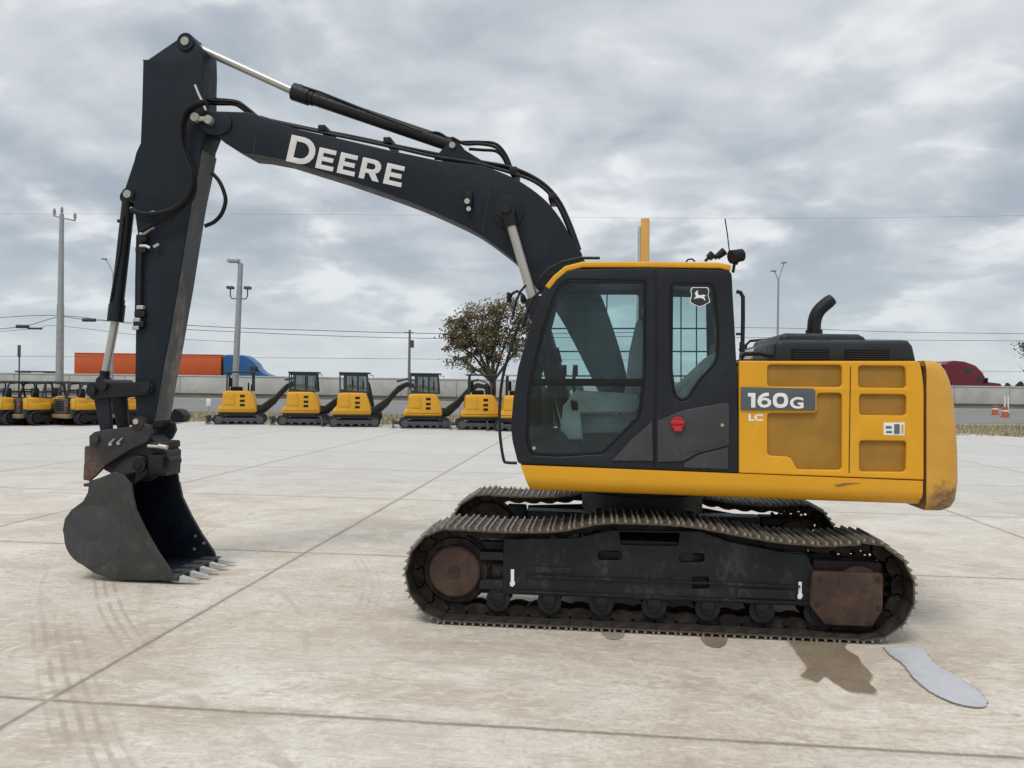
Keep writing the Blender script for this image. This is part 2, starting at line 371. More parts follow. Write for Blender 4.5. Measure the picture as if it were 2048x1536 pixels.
    # slab to slab tone
    cellx = ((X+3.27)/4.46).op('FLOOR'); celly = ((Y-2.45)/4.28).op('FLOOR')
    wn = t.nodes.new('ShaderNodeTexWhiteNoise'); t.links.new(combine(t, cellx, celly, 0.0), wn.inputs['Vector'])
    base = mixc(t, V(t, wn.outputs['Value'])*.18, base, (.38, .36, .33))
    # joints
    fx = (((X+wob*.6+3.27)/4.46).op('FRACT')-.5).abs()*4.46     # 2.23 at the joint
    fy = (((Y+wob*.6-2.45)/4.28).op('FRACT')-.5).abs()*4.28
    hidden = smooth((X-1.19).abs(), .4, .8, .12, 1.0).op('MAXIMUM', smooth(Y, 2.5, 5.0)*.5)   # this joint is filled with dirt
    jx = smooth(fx, 2.23-.030, 2.23-.004)*hidden; jy = smooth(fy, 2.14-.030, 2.14-.004)
    j = jx.op('MAXIMUM', jy)
    halo = (smooth(fx, 2.23-.10, 2.23)*hidden).op('MAXIMUM', smooth(fy, 2.14-.10, 2.14))*smooth(n_fin*.5+n_mid*.5, .4, .62)
    base = mixc(t, halo*.6, base, (.33, .275, .215))
    brk = smooth(noise(t, v, 2.0, 4, .6), .25, .5, .55, 1.0)
    base = mixc(t, j*brk*.72, base, (.17, .14, .11))
    vc = t.nodes.new('ShaderNodeTexVoronoi'); vc.feature = 'DISTANCE_TO_EDGE'; vc.inputs['Scale'].default_value = .32
    wv = t.nodes.new('ShaderNodeVectorMath'); wv.operation = 'ADD'; nz = t.nodes.new('ShaderNodeTexNoise'); nz.inputs['Scale'].default_value = 1.8; nz.inputs['Detail'].default_value = 6
    t.links.new(v, nz.inputs['Vector']); t.links.new(v, wv.inputs[0]); t.links.new(nz.outputs['Color'], wv.inputs[1]); t.links.new(wv.outputs[0], vc.inputs['Vector'])
    crk = smooth(V(t, vc.outputs['Distance']), .0015, .005, 1.0, 0.0)*smooth(noise(t, v, .6, 3, .5), .52, .6)
    base = mixc(t, crk*.22, base, (.20, .17, .13))
    # small dark specks and oil drips
    vo = t.nodes.new('ShaderNodeTexVoronoi'); vo.inputs['Scale'].default_value = 1.7; t.links.new(v, vo.inputs['Vector'])
    dr = smooth(V(t, vo.outputs['Distance'])+(n_fin-.5)*.06, .015, .05, 1.0, 0.0)
    base = mixc(t, dr*.5, base, (.12, .105, .09))
    t.links.new(base, b.inputs['Base Color'])
    rr_ = smooth(n_mid, .3, .7, .62, .85); t.links.new(rr_.s, b.inputs['Roughness']); b.inputs['Specular IOR Level'].default_value = .35
    bp = t.nodes.new('ShaderNodeBump'); bp.inputs['Strength'].default_value = .5; bp.inputs['Distance'].default_value = .006
    hgt = n_fin*.6+n_sp*.4-j*2.0; t.links.new(hgt.s, bp.inputs['Height']); t.links.new(bp.outputs[0], b.inputs['Normal'])
    return m_
LOT = concrete_lot()

# ------------------------------------------------------------------ setting: ground, roads
def sheet(name, pts, z, mat):
    b = MB(); b.b.faces.new([b.b.verts.new((x, y, z)) for x, y in pts])
    me = bpy.data.meshes.new(name); b.b.normal_update()
    for f_ in b.b.faces:
        if f_.normal.z < 0: f_.normal_flip()
    b.b.to_mesh(me); b.b.free(); me.materials.append(mat)
    o = bpy.data.objects.new(name, me); col.objects.link(o); return tag(o, kind='structure')
def L2W(x, d): v = CAM + r0*x + ax*d; return (v.x, v.y)      # lateral, distance along view -> world
sheet('ground', [(-1500, -200), (1500, -200), (1500, 2500), (-1500, 2500)], -.05, GRASSM)
lot_edge = [L2W(-60, 37.6), L2W(-13, 37.2), L2W(0, 36.8), L2W(14, 36.6), L2W(20.5, 36.0), L2W(22.5, 31.5), L2W(24.5, 27.0), L2W(40, 20), L2W(60, 10)]
sheet('lot', [(-40, -30), (50, -30)]+lot_edge[::-1], 0, LOT)
road = sheet('frontage_road', [L2W(-300, 51), L2W(300, 46), L2W(300, 84), L2W(-300, 84)], -.04, ROADM)
# elevated highway: deck behind a low retaining wall
b = MB(); M_ = Matrix.Translation(CAM-Vector((0, 0, H))) @ Matrix.Rotation(yaw, 4, 'Z')
b.box((-320, 89.0, -.5), (320, 125, .80), M=M_); tag(b.build('highway', ROADM, smooth_=False), kind='structure')
root = thing('retaining_wall', (CAM.x, CAM.y, 0), yaw, 'long pale concrete barrier wall along the raised highway behind the lot', 'wall')
b = MB(); b.box((-320, 88.4, -.2), (320, 88.95, .45)); b.build('wall_base', WALLD, root, smooth_=False)
b = MB()
for i in range(-52, 53): b.box((i*6.1+.02, 88.2, .46), (i*6.1+6.08, 88.7, 2.28), .03)
b.build('wall_panels', WALLM, root)
b = MB(); b.box((-320, 88.15, 2.285), (320, 88.85, 2.45), .03); b.build('coping', WALLM, root)

# wet stain and pale puddle beside the rear of the track
def blot(name, pix, z, mat, n=5, th=.0):
    pts = [p+Vector((random.uniform(-.004, .004), random.uniform(-.004, .004))) for p in catmull([tuple(G(a, c).xy) for a, c in pix], n+4)]
    return sheet(name, [tuple(p) for p in pts], z, mat)
WET = paint('wet_stain', (.235, .185, .13), .28, var=.12, bump=.01, dscale=4, spec=.5)
WET2 = paint('stain_edge', (.27, .235, .19), .5, var=.15, bump=.01, dscale=4)
WET3 = paint('damp_concrete', (.37, .315, .25), .7, var=.15, bump=.01, dscale=9)
PUD = paint('puddle_painted_sky', (.44, .452, .48), .3, var=.08, dirt=(.42, .40, .37), dirt_amt=.9, dscale=5, bump=.006, spec=.6)  # sky reflection painted into the puddle's pale base colour
PUDE = paint('patch_rim', (.25, .205, .165), .6, var=.3, bump=.02, dscale=9)
stain = [(1585, 1278), (1590, 1300), (1606, 1322), (1614, 1338), (1604, 1352), (1622, 1360), (1636, 1364), (1650, 1353), (1664, 1362), (1682, 1374), (1700, 1383), (1726, 1386), (1748, 1387), (1750, 1378), (1738, 1366), (1744, 1352), (1733, 1338), (1722, 1326), (1716, 1314), (1702, 1306), (1690, 1296), (1688, 1278)]
blot('damp_margin', [(a_+(a_-1670)*.05, c_+(c_-1330)*.05) for a_, c_ in stain], .002, WET3)
blot('wet_stain', stain, .004, WET)
blot('oil_spot', [(1402, 1272), (1412, 1290), (1432, 1296), (1448, 1292), (1452, 1276)], .004, WET)
blot('drip_spot', [(1204, 1262), (1214, 1277), (1232, 1280), (1246, 1274), (1244, 1262)], .004, WET2)
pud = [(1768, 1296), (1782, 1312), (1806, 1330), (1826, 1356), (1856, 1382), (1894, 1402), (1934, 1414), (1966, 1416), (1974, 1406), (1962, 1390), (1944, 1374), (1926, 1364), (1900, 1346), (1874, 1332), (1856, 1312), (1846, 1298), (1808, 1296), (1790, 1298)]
cxp = sum(p[0] for p in pud)/len(pud); cyp = sum(p[1] for p in pud)/len(pud)
def grow(pts, k):
    o = []; N = len(pts)
    for i in range(N):
        a, c = Vector(pts[i-1]), Vector(pts[(i+1) % N]); d = (c-a).normalized(); o.append((pts[i][0]-d.y*k*-1*-1, pts[i][1]+d.x*k*-1*-1))
    return o
def area(pts): return sum(pts[i-1][0]*pts[i][1]-pts[i][0]*pts[i-1][1] for i in range(len(pts)))
kk = 1.7 if area(grow(pud, 3)) ** 2 > area(pud)**2 else -1.7
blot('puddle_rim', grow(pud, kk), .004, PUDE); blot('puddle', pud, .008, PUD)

# ================================================================== EXCAVATOR
YC = 1.30
EX = thing('excavator', (.45, YC, 0), 0, 'large yellow and black tracked excavator in front with its tall dark boom and bucket lowered', 'excavator', world=True)
# ------------------------------------------------------------------ undercarriage
xi, zi = P(910, 1145, .15).x, .405; xs, zs = 2.035, .405
def arcp(cx_, cz, r, a0, a1, n=12): return [(cx_+r*math.cos(R(a0+(a1-a0)*k/n)), cz+r*math.sin(R(a0+(a1-a0)*k/n))) for k in range(n+1)]
RO = .372
topc = [(P(1000, 1060, 0).x, .765), (P(1080, 1057, 0).x, .775), (P(1135, 1055, 0).x, .80), (P(1204, 1044, 0).x, .858), (P(1300, 1043, 0).x, .868), (P(1390, 1052, 0).x, .852), (P(1480, 1068, 0).x, .80), (P(1560, 1080, 0).x, .758), (P(1650, 1090, 0).x, .742)]
path = arcp(xs, zs, RO, -86, 80, 16) + [tuple(p) for p in catmull(topc[::-1], 5, False)] + arcp(xi, zi, RO, 96, 266, 16)
path = [Vector(p) for p in path]
seg = [(path[i], path[(i+1) % len(path)]) for i in range(len(path))]
Ltot = sum((b_-a_).length for a_, b_ in seg); NS = round(Ltot/.172); pitch = Ltot/NS
def along(s):
    s %= Ltot
    for a_, b_ in seg:
        l = (b_-a_).length
        if s <= l: return a_+(b_-a_)*(s/l if l else 0), (b_-a_).normalized()
        s -= l
    return path[0], (seg[0][1]-seg[0][0]).normalized()
# one shoe: plate, three grousers, bolt heads
sb = MB()
sb.prism([(-.083, -.008), (.078, -.008), (.088, -.003), (.088, .006), (-.083, .006)], -.30, .30)
for gx, gh in ((-.070, .030), (-.004, .028), (.060, .030)):
    nf = len(sb.b.faces); sb.prism([(gx-.012, .0062), (gx+.012, .0062), (gx+.006, gh), (gx-.006, gh)], -.297, .297); sb.b.faces.ensure_lookup_table(); [setattr(f_, 'material_index', 1) for f_ in sb.b.faces[nf:]]
for sy in (-.09, -.05, .05, .09): sb.bar((-.036, sy, -.008), (-.036, sy, -.022), .011, n=6); sb.bar((.03, sy, -.008), (.03, sy, -.022), .011, n=6)
me0 = bpy.data.meshes.new('track_shoe'); sb.b.to_mesh(me0); sb.b.free()
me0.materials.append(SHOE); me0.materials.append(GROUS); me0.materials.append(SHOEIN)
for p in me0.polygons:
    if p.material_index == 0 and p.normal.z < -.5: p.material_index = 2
for p in me0.polygons: p.use_smooth = False
def make_track(Yt, off):
    # link chain: one mesh
    lb = MB(); poses = []
    for k in range(NS):
        p, t_ = along(k*pitch+off); q_, t2 = along((k+1)*pitch+off)
        t_ = (q_-along(k*pitch-pitch*.0+off)[0]).normalized() if False else (along(k*pitch+off+pitch*.45)[0]-along(k*pitch+off-pitch*.45)[0]).normalized()
        nrm = Vector((t_.y, -t_.x))                        # outward for a counter-clockwise loop
        Mx = Matrix(((t_.x, 0, nrm.x, p.x), (0, -1, 0, Yt), (t_.y, 0, nrm.y, p.y), (0, 0, 0, 1)))
        poses.append(Mx)
        t = MB()
        for sy in (-1, 1):
            pts = [(-.098, -.036), (-.070, -.012), (.062, -.012), (.088, -.030), (.098, -.052), (.080, -.078), (.040, -.088), (.012, -.096), (-.040, -.096), (-.085, -.078), (-.104, -.056)]
            t.prism(pts, sy*.085-.017, sy*.085+.017)
            t.bar((-.088, sy*.085-.026, -.054), (-.088, sy*.085+.026, -.054), .022, n=10)
        t.bar((-.088, -.08, -.054), (-.088, .08, -.054), .026, n=10)
        lb.add(t.b, Mx)
    ch = lb.build('track_chain', TRK, EX)
    for Mx in poses:
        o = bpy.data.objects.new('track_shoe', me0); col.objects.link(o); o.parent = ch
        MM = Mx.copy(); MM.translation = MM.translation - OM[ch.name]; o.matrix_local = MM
    return ch
make_track(.30, .05); make_track(2.30, .11)

def make_frame(near):
    # near=True: traced on the near frame; the far one is the same shape moved over by 2 m
    dY = 0; T = None; before = set(bpy.data.objects)
    fa = .13
    outer = [(1007, 1078), (1150, 1076), (1196, 1066), (1222, 1060), (1400, 1062), (1460, 1084), (1560, 1103), (1612, 1110), (1630, 1142), (1630, 1216), (1600, 1212), (1005, 1188)]
    if not near: outer = [(a_, c_+(17 if c_ < 1120 else 0)) for a_, c_ in outer]
    holes = [rounded(xz([(1196, 1102), (1243, 1102), (1243, 1121), (1196, 1121)], fa), .03), rounded(xz([(1358, 1107), (1409, 1107), (1409, 1125), (1358, 1125)], fa), .03),
             rounded(xz([(1384, 1154), (1418, 1154), (1418, 1178), (1384, 1178)], fa), .02),
             rounded(xz([(1238, 1064), (1360, 1066), (1356, 1092), (1242, 1090)], fa), .015)]
    if not near: holes = holes[:3]
    fr = slab('track_frame', [xz(outer, fa)]+holes, fa, fa+.03, FRM, EX, bev=.006, M=T)
    b = MB(); x0, x1 = P(1012, 1150, fa).x, P(1625, 1150, fa).x
    b.box((x0, .20+dY, .285), (x1, .44+dY, .60)); b.box((x0+.9, .17+dY, .55), (x0+1.5, .44+dY, .70 if near else .61))
    b.build('beam', FRM, fr, smooth_=False)
    # step ledge line and lower guard on the frame's face
    b = MB()
    za, zb = P(1007, 1136, fa).z, P(1630, 1158, fa).z; xa, xb = P(1050, 1136, fa).x, P(1600, 1158, fa).x
    b.box((xa, .112+dY, .388), (xb, .129+dY, .402)); b.box((xa-.1, .108+dY, .262), (xb+.08, .129+dY, .276))
    b.box((P(1062, 1150, fa).x, .118+dY, .395+.03), (P(1148, 1150, fa).x, .129+dY, .395+.075), .004); b.box((P(1475, 1150, fa).x, .116+dY, .29), (P(1590, 1150, fa).x, .129+dY, .36), .004)
    b.build('frame_rib', FRM, fr, smooth_=False)
    if near:
        for cx_, cy_ in ((1025, 1156), (1600, 1181)):
            w_, h_ = 5.2, 17.5
            pts = [(-w_*.62, -h_), (w_*.62, -h_), (w_*.62, 7), (w_, 7), (w_*.9, 13), (w_*.1, h_), (-w_*.9, h_-2), (-w_, 8), (-w_*.62, 8)]
            plate('arrow_decal', [(cx_+a_, cy_+c_) for a_, c_ in pts], fa-.0035, fa-.0015, WHITE, fr, bev=.0002, at=fa)
    # front idler with its rusty hub cover
    b = MB(); b.bar((xi, .22+dY, zi), (xi, .38+dY, zi), .285, n=40); b.bar((xi, .18+dY, zi), (xi, .42+dY, zi), .265, n=40)
    idl = b.build('idler_wheel', TRK, EX)
    b = MB(); b.bar((xi, .125+dY, zi), (xi, .179+dY, zi), .208, n=44); b.bar((xi, .115+dY, zi), (xi, .1245+dY, zi), .196, n=44)
    b.build('hub_cover', RUSTY, idl, sharp=30)
    b = MB(); b.bar((xi, .108, zi), (xi, .1148, zi), .05, n=20)
    b.build('hub_plug', RUSTD, idl, sharp=30)
    for za_, zb_ in ((-.14, -.06), (.10, .17)): b = MB(); b.box((xi+.20, .14+dY, zi+za_), (xi+.46, .30+dY, zi+zb_), .01); b.build('idler_yoke', FRM, idl)
    b = MB(); b.box((xi+.19, .24, zi-.20), (xi+.40, .36, zi+.24), .02); b.bar((xi+.3, .3, zi), (xi+.6, .3, zi), .11, n=18); b.build('recoil_spring_housing', FRM, idl)
    # sprocket
    teeth = []
    for k in range(22):
        for da, rr_ in ((-.30, .255), (-.16, .305), (.16, .305), (.30, .255)):
            a_ = 2*math.pi*(k+da)/22; teeth.append((xs+rr_*math.cos(a_), zs+rr_*math.sin(a_)))
    hole = [[(xs+.235*math.cos(2*math.pi*(k+.5)/14)+.020*math.cos(q*math.pi/3), zs+.235*math.sin(2*math.pi*(k+.5)/14)+.020*math.sin(q*math.pi/3)) for q in range(6)] for k in range(14)]
    spk = slab('sprocket', [teeth]+hole, .27+dY, .33+dY, TRK, EX, bev=.004)
    cov = [(1628, 1145), (1769, 1149), (1768, 1222), (1747, 1256), (1652, 1252), (1622, 1214)]
    slab('final_drive_cover', [rounded(xz(cov, .06), .02)], .085+dY, .20+dY, RUSTY, spk, bev=.008)
    for qx, qy in ((1640, 1158), (1757, 1160), (1757, 1215), (1738, 1246), (1660, 1243), (1634, 1207)):
        q = P(qx, qy, .085); b = MB(); b.bar((q.x, .076, q.z), (q.x, .0848, q.z), .016, n=6); b.build('cover_bolt', RUSTD, spk)
    b = MB(); b.bar((xs, .1+dY, zs), (xs, .45+dY, zs), .17, n=28); b.bar((xs-.06, .21+dY, zs), (xs-.06, .27+dY, zs), .21, n=28)
    b.box((P(1630, 1110, .1).x, .16+dY, .52), (P(1770, 1110, .1).x, .42+dY, .60), .02); b.build('drive_motor', RUSTD, spk)
    # rollers
    for k in range(7):
        x = xi+.36+k*(xs-xi-.66)/6; b = MB(); zr = .158+.028
        for sy in (-.1, .1): b.bar((x, .3+dY+sy-.035, zr), (x, .3+dY+sy+.035, zr), .082, n=22); b.bar((x, .3+dY+sy*1.4-.012, zr), (x, .3+dY+sy*1.4+.012, zr), .098, n=22)
        b.bar((x, .13+dY, zr), (x, .47+dY, zr), .045, n=16); b.box((x-.05, .125+dY, zr-.02), (x+.05, .15+dY, zr+.06), .008); b.build('track_roller', BLACKM, fr)
    for cx_, cy_ in ((1218, 1076), (1384, 1081)):
        p = P(cx_, cy_, .15); b = MB(); b.bar((p.x, .17+dY, p.z), (p.x, .42+dY, p.z), .062, n=20); b.bar((p.x, .155+dY, p.z), (p.x, .17+dY, p.z), .075, n=20); b.bar((p.x, .14+dY, p.z), (p.x, .154+dY, p.z), .03, n=12)
        b.box((p.x-.05, .28+dY, p.z-.25), (p.x+.05, .34+dY, p.z)); b.build('carrier_roller', FRM, fr)
    if not near:                                          # the far side is the mirror image across the machine's centre line
        for o in set(bpy.data.objects)-before:
            o.data.transform(Matrix.Scale(-1, 4, (0, 1, 0))); o.data.flip_normals(); o.location.y = -o.location.y
    return fr
make_frame(True); make_frame(False)
# centre frame and slewing ring
SLX = P(1283, 1000, YC).x
b = MB()
b.box((SLX-.55, .50, .50), (SLX+.55, 2.10, .70), .05); b.box((SLX-.45, .85, .48), (SLX+.45, 1.75, .84), .04)
for sx in (SLX-.95, SLX+.55): b.prism([(sx, .36), (sx+.40, .36), (sx+.36, .50), (sx+.04, .50)], .44, 2.16)
b.build('center_frame', FRM, EX)
b = MB(); b.bar((SLX, YC, .80), (SLX, YC, .97), .56, n=48); b.bar((SLX, YC, .97), (SLX, YC, 1.06), .52, n=48); b.build('slewing_ring', BLACKM, EX)

# ------------------------------------------------------------------ revolving frame
sk = [(1040, 931), (1477, 946), (1846, 962), (1846, 1013), (1062, 984), (1054, 978)]
def skirt(name, mat, mirror=False):
    L_t, L_b, R_t, R_b = P(1041, 930, .045), P(1060, 984, .045), P(1846, 962, .045), P(1845, 1013, .045)
    prof = [(.045, 1.0), (.045, .60), (.050, .46), (.062, .32), (.084, .18), (.115, .08), (.155, .02), (.20, 0), (.21, .03), (.21, 1.0)]
    bm = bmesh.new(); A_ = []; B_ = []
    for y, k in prof:
        yy = y if not mirror else 2*YC-y
        A_.append(bm.verts.new((L_b.x+(L_t.x-L_b.x)*k, yy, L_b.z+(L_t.z-L_b.z)*k))); B_.append(bm.verts.new((R_b.x+(R_t.x-R_b.x)*k, yy, R_b.z+(R_t.z-R_b.z)*k)))
    n = len(prof)
    for q in range(n): bm.faces.new((A_[q], A_[(q+1) % n], B_[(q+1) % n], B_[q]))
    bm.faces.new(A_[::-1]); bm.faces.new(B_); bmesh.ops.recalc_face_normals(bm, faces=bm.faces)
    me = bpy.data.meshes.new(name); bm.to_mesh(me); bm.free(); return link(name, me, mat, EX, sharp=50)
skf = skirt('side_skirt', YEL)
SCR = paint('paint_scratch', (.22, .13, .05), .7, var=.4, bump=0)
plate('paint_scratch', [(1668, 970), (1690, 966), (1722, 966), (1700, 969), (1676, 974)], .0425, .0445, SCR, skf, bev=.0002, at=.045)
b = MB(); xA = P(1062, 980, .05).x; xB = P(1840, 1000, .05).x
b.box((xA+.02, .215, 1.085), (xB, 2.385, 1.25), .02); b.build('turntable_deck', FRM, EX)
skirt('side_skirt', YEL, True)
# ------------------------------------------------------------------ rear side door with grilles
pan = [(1478, 722), (1838, 722), (1844, 740), (1848, 775), (1848, 960), (1478, 946)]
g1 = [(1535, 729), (1684, 730), (1684, 774), (1535, 773)]; g2 = [(1717, 731), (1811, 732), (1813, 776), (1717, 775)]
g3 = [(1634, 786), (1684, 786), (1684, 940), (1594, 939), (1582, 914), (1535, 911), (1535, 826), (1634, 826)]
g4 = [(1719, 788), (1813, 789), (1813, 831), (1719, 830)]; g5 = [(1719, 881), (1813, 882), (1812, 944), (1719, 943)]
gs = [g1, g2, g3, g4, g5]
pan_o = rounded(xz(pan, .05), [.01, .06, .05, .05, .01, .01])
hl = [rounded(xz(g, .05), .028) for g in gs]
door = slab('rear_side_door', [pan_o]+hl, .05, .092, YEL, EX, bev=.009)
for g in gs:
    sc = Vector((0, 0))
    slab('grille', [xz(g, .05)], .078, .088, MESH, door, bev=.001)
b = MB(); xp0, xp1 = P(1480, 722, .05).x, P(1846, 722, .05).x
b.box((xp0, .0935, 1.26), (xp1, 2.49, 2.13), .03); b.build('engine_bay', YELD, EX)
b = MB(); b.box((xp0, .0935, 2.131), (xp1, 2.51, 2.158), .01); b.build('top_deck', YEL, EX)
slab('side_door', [pan_o], 2.515, 2.55, YEL, EX, bev=.007)
# door seam between the two leaves
b = MB(); sx = P(1700, 800, .05).x; b.box((sx-.003, .0475, 1.30), (sx+.003, .0497, 2.12)); b.build('door_seam', BLACK, door, smooth_=False)
# model plate and lettering
def text_px(name, s, x0, y0, x1, y1, Y, mat, parent, bold=.03, slope=0.0, thick=.002, sx=1.0):
    cu = bpy.data.curves.new('t', 'FONT'); cu.body = s; cu.offset = bold; cu.extrude = .01; cu.size = 1
    ob = bpy.data.objects.new('t', cu); me = bpy.data.meshes.new_from_object(ob); bpy.data.objects.remove(ob); bpy.data.curves.remove(cu)
    xs_ = [v.co.x for v in me.vertices]; ys_ = [v.co.y for v in me.vertices]; a0, a1, b0, b1 = min(xs_), max(xs_), min(ys_), max(ys_)
    for v in me.vertices:
        u_, v_ = (v.co.x-a0)/(a1-a0), (v.co.y-b0)/(b1-b0)
        q = P(x0+(x1-x0)*u_, y1+(y0-y1)*v_+slope*(x1-x0)*u_, Y); q.y = Y-thick if v.co.z > 0 else Y
        v.co = q
    bm = bmesh.new(); bm.from_mesh(me); bmesh.ops.recalc_face_normals(bm, faces=bm.faces); bm.to_mesh(me); bm.free()
    return link(name, me, mat, parent, smooth_=False)
NP = paint('badge_grey', (.075, .09, .10), .45, var=.08, bump=0)
badge = plate('model_badge', [(1481, 774), (1625, 777), (1630, 782), (1630, 821), (1481, 820)], .036, .049, NP, EX, bev=.003, at=.05)
def bglyph(loops): slab('badge_lettering', [xz(L, .05) for L in loops], .0335, .0355, WHITE, badge, bev=.0002)
def ell(cx_, cy_, rx, ry, n=28, p=2.5): return [(cx_+rx*math.copysign(abs(math.cos(2*math.pi*k/n))**(2/p), math.cos(2*math.pi*k/n)), cy_+ry*math.copysign(abs(math.sin(2*math.pi*k/n))**(2/p), math.sin(2*math.pi*k/n))) for k in range(n)]
bglyph([[(1495, 786), (1510, 786), (1510, 815), (1501.5, 815), (1501.5, 793), (1495, 793)]])
bglyph([[(1537, 785.5), (1537, 792), (1528, 793), (1523, 797), (1530, 795.5), (1537, 797.5), (1541.5, 802), (1541, 809), (1536, 813.5), (1528, 815.5), (1520, 813.5), (1515, 808), (1514, 801), (1517, 793), (1523, 788), (1530, 785.5)], ell(1528.3, 805, 6.3, 4.6)])
bglyph([ell(1560, 800.7, 15.2, 15), ell(1560, 800.7, 7.6, 8)])
text_px('badge_lettering', 'G', 1580, 794, 1607, 817, .0355, WHITE, badge, bold=.03, slope=.01)
text_px('series_lettering', 'LC', 1497, 828, 1526, 842, .0495, WHITE, door, bold=.04, slope=.01)
stk = plate('warning_sticker', [(1767, 845), (1809, 845), (1809, 871), (1767, 870)], .0475, .0495, WHITE, door, bev=.0003, at=.05)
BLUEG = paint('sticker_print', (.10, .12, .14), .5, var=.1, bump=0)
plate('sticker_print', [(1788, 848), (1799, 848), (1799, 868), (1788, 868)], .0455, .047, BLUEG, stk, bev=.0002, at=.05)
plate('sticker_print', [(1771, 852), (1783, 852), (1783, 857), (1771, 857)], .0455, .047, BLUEG, stk, bev=.0002, at=.05)
plate('sticker_print', [(1772, 862), (1784, 862), (1784, 866), (1772, 866)], .0455, .047, BLUEG, stk, bev=.0002, at=.05)
plate('sticker_print', [(1802, 849), (1807, 849), (1807, 867), (1802, 867)], .0455, .047, paint('sticker_yellow', (.5, .4, .1), .5, bump=0), stk, bev=.0002, at=.05)
# ------------------------------------------------------------------ counterweight
lev = [(1014, 1886), (1008, 1900), (995, 1909), (960, 1915), (900, 1914), (850, 1910), (810, 1906), (780, 1901), (757, 1893), (742, 1885), (730, 1874), (723, 1858)]
def cw_mesh(lev_, x0pix, inset=0.0):
    bm = bmesh.new(); rings = []
    n = 40
    for k, (py, px) in enumerate(lev_):
        q = P(px, py, .30); E_ = q.x; z = q.z; x0 = P(x0pix, py, .05).x
        edge = min(k, len(lev_)-1-k); B = YC-.045 - (.05 if edge == 0 else .018 if edge == 1 else .004 if edge == 2 else 0)
        ring = []
        for j in range(n+1):
            a_ = -math.pi/2+math.pi*j/n; ca, sa = math.cos(a_), math.sin(a_)
            ex = 2/4.6; X = x0+(E_-x0)*(abs(ca)**ex); Y_ = YC+B*math.copysign(abs(sa)**(2/5.5), sa)
            ring.append(bm.verts.new((X, Y_, z)))
        rings.append(ring)
    for a_, c_ in zip(rings, rings[1:]):
        for j in range(n): bm.faces.new((a_[j], a_[j+1], c_[j+1], c_[j]))
        bm.faces.new((a_[n], a_[0], c_[0], c_[n]))
    bm.faces.new(rings[0][::-1]); bm.faces.new(rings[-1]); bmesh.ops.recalc_face_normals(bm, faces=bm.faces)
    me = bpy.data.meshes.new('counterweight'); bm.to_mesh(me); bm.free(); return me
def cw_paint():
    m_, t, b_ = new_mat('counterweight_scuffed'); tc_ = t.nodes.new('ShaderNodeTexCoord'); v = tc_.outputs['Object']
    s_ = t.nodes.new('ShaderNodeSeparateXYZ'); t.links.new(v, s_.inputs[0]); X, Y, Z = (V(t, s_.outputs[i]) for i in range(3))
    n1 = noise(t, v, 2.2, 6, .6, .4); n2 = noise(t, v, 11, 6, .7); n3 = noise(t, v, 30, 5, .7)
    c_ = mixc(t, smooth(n1, .35, .65), (.54, .27, .03), (.60, .31, .045))
    scr = smooth(Z+(n2-.5)*.30+(n1-.5)*.30, -.44, -.35, 1.0, 0.0)*smooth(X+(n2-.5)*.15, -.22, -.06)      # scraped bare along the rear bottom corner
    c_ = mixc(t, scr*.9, c_, mixc(t, smooth(n3, .4, .6), (.10, .055, .028), (.26, .15, .06)))
    ch_ = smooth(n3*.5+n2*.5, .63, .67)*smooth(X, .05, .2)
    c_ = mixc(t, ch_*.7, c_, (.14, .08, .04)); t.links.new(c_, b_.inputs['Base Color']); b_.inputs['Roughness'].default_value = .45
    bp = t.nodes.new('ShaderNodeBump'); bp.inputs['Strength'].default_value = .25; bp.inputs['Distance'].default_value = .01
    t.links.new(noise(t, v, 14, 4, .5).s, bp.inputs['Height']); t.links.new(bp.outputs[0], b_.inputs['Normal']); return m_
link('counterweight', cw_mesh(lev, 1853), cw_paint(), EX, sharp=40)
b = MB(); xq = P(1848, 800, .05).x; b.box((xq-.004, .062, 1.085), (xq+.03, 2.52, 2.13)); b.build('seam_gap_shade', paint('painted_gap_shade', (.045, .022, .006), .8, bump=0), EX, smooth_=False)  # brown-dark strip painted as the shade inside the counterweight gap
# ------------------------------------------------------------------ hood and exhaust
h1 = [(1546, 724), (1549, 690), (1556, 681), (1570, 679), (1805, 680), (1818, 681), (1827, 692), (1834, 724)]
vents = [[(1583, 696), (1658, 696), (1658, 719), (1583, 719)], [(1690, 697), (1778, 697), (1778, 720), (1690, 720)]]
hood = plate('engine_hood', h1, .42, 2.1, HOODM, EX, bev=.035, sharp=50)
for v_ in vents:
    vo = plate('vent', v_, .405, .4195, BLACK, hood, bev=.004, at=.42)
    b = MB(); q0, q1 = P(v_[0][0], v_[0][1], .42), P(v_[2][0], v_[2][1], .42)
    for k in range(5): zz = q1.z+(q0.z-q1.z)*(k+.5)/5; b.box((q0.x+.01, .398, zz-.004), (q1.x-.01, .4045, zz+.004))
    b.build('vent_slat', HOODM, vo, smooth_=False)
plate('hood_top_cover', [(1556, 690), (1562, 672), (1572, 666), (1718, 668), (1730, 674), (1738, 690)], .52, 1.7, HOODM, EX, bev=.03, sharp=50)
ex = [(1628, 680), (1628, 655), (1630, 638), (1636, 624), (1646, 613), (1657, 604)]
b = MB(); b.tube([P(a_, c_, 1.0) for a_, c_ in [tuple(v) for v in catmull(ex, 5, False)]], .058, 18)
b.bar(P(1628, 676, 1.0), P(1628, 660, 1.0), .072, n=18); b.build('exhaust_pipe', BLACKM, EX, sharp=60)
tip = MB(); p_ = P(1657, 604, 1.0); q_ = P(1665, 598, 1.0); tip.bar(p_, q_, .058, .05, n=18); tip.build('exhaust_tip', BLACKM, EX, sharp=60)
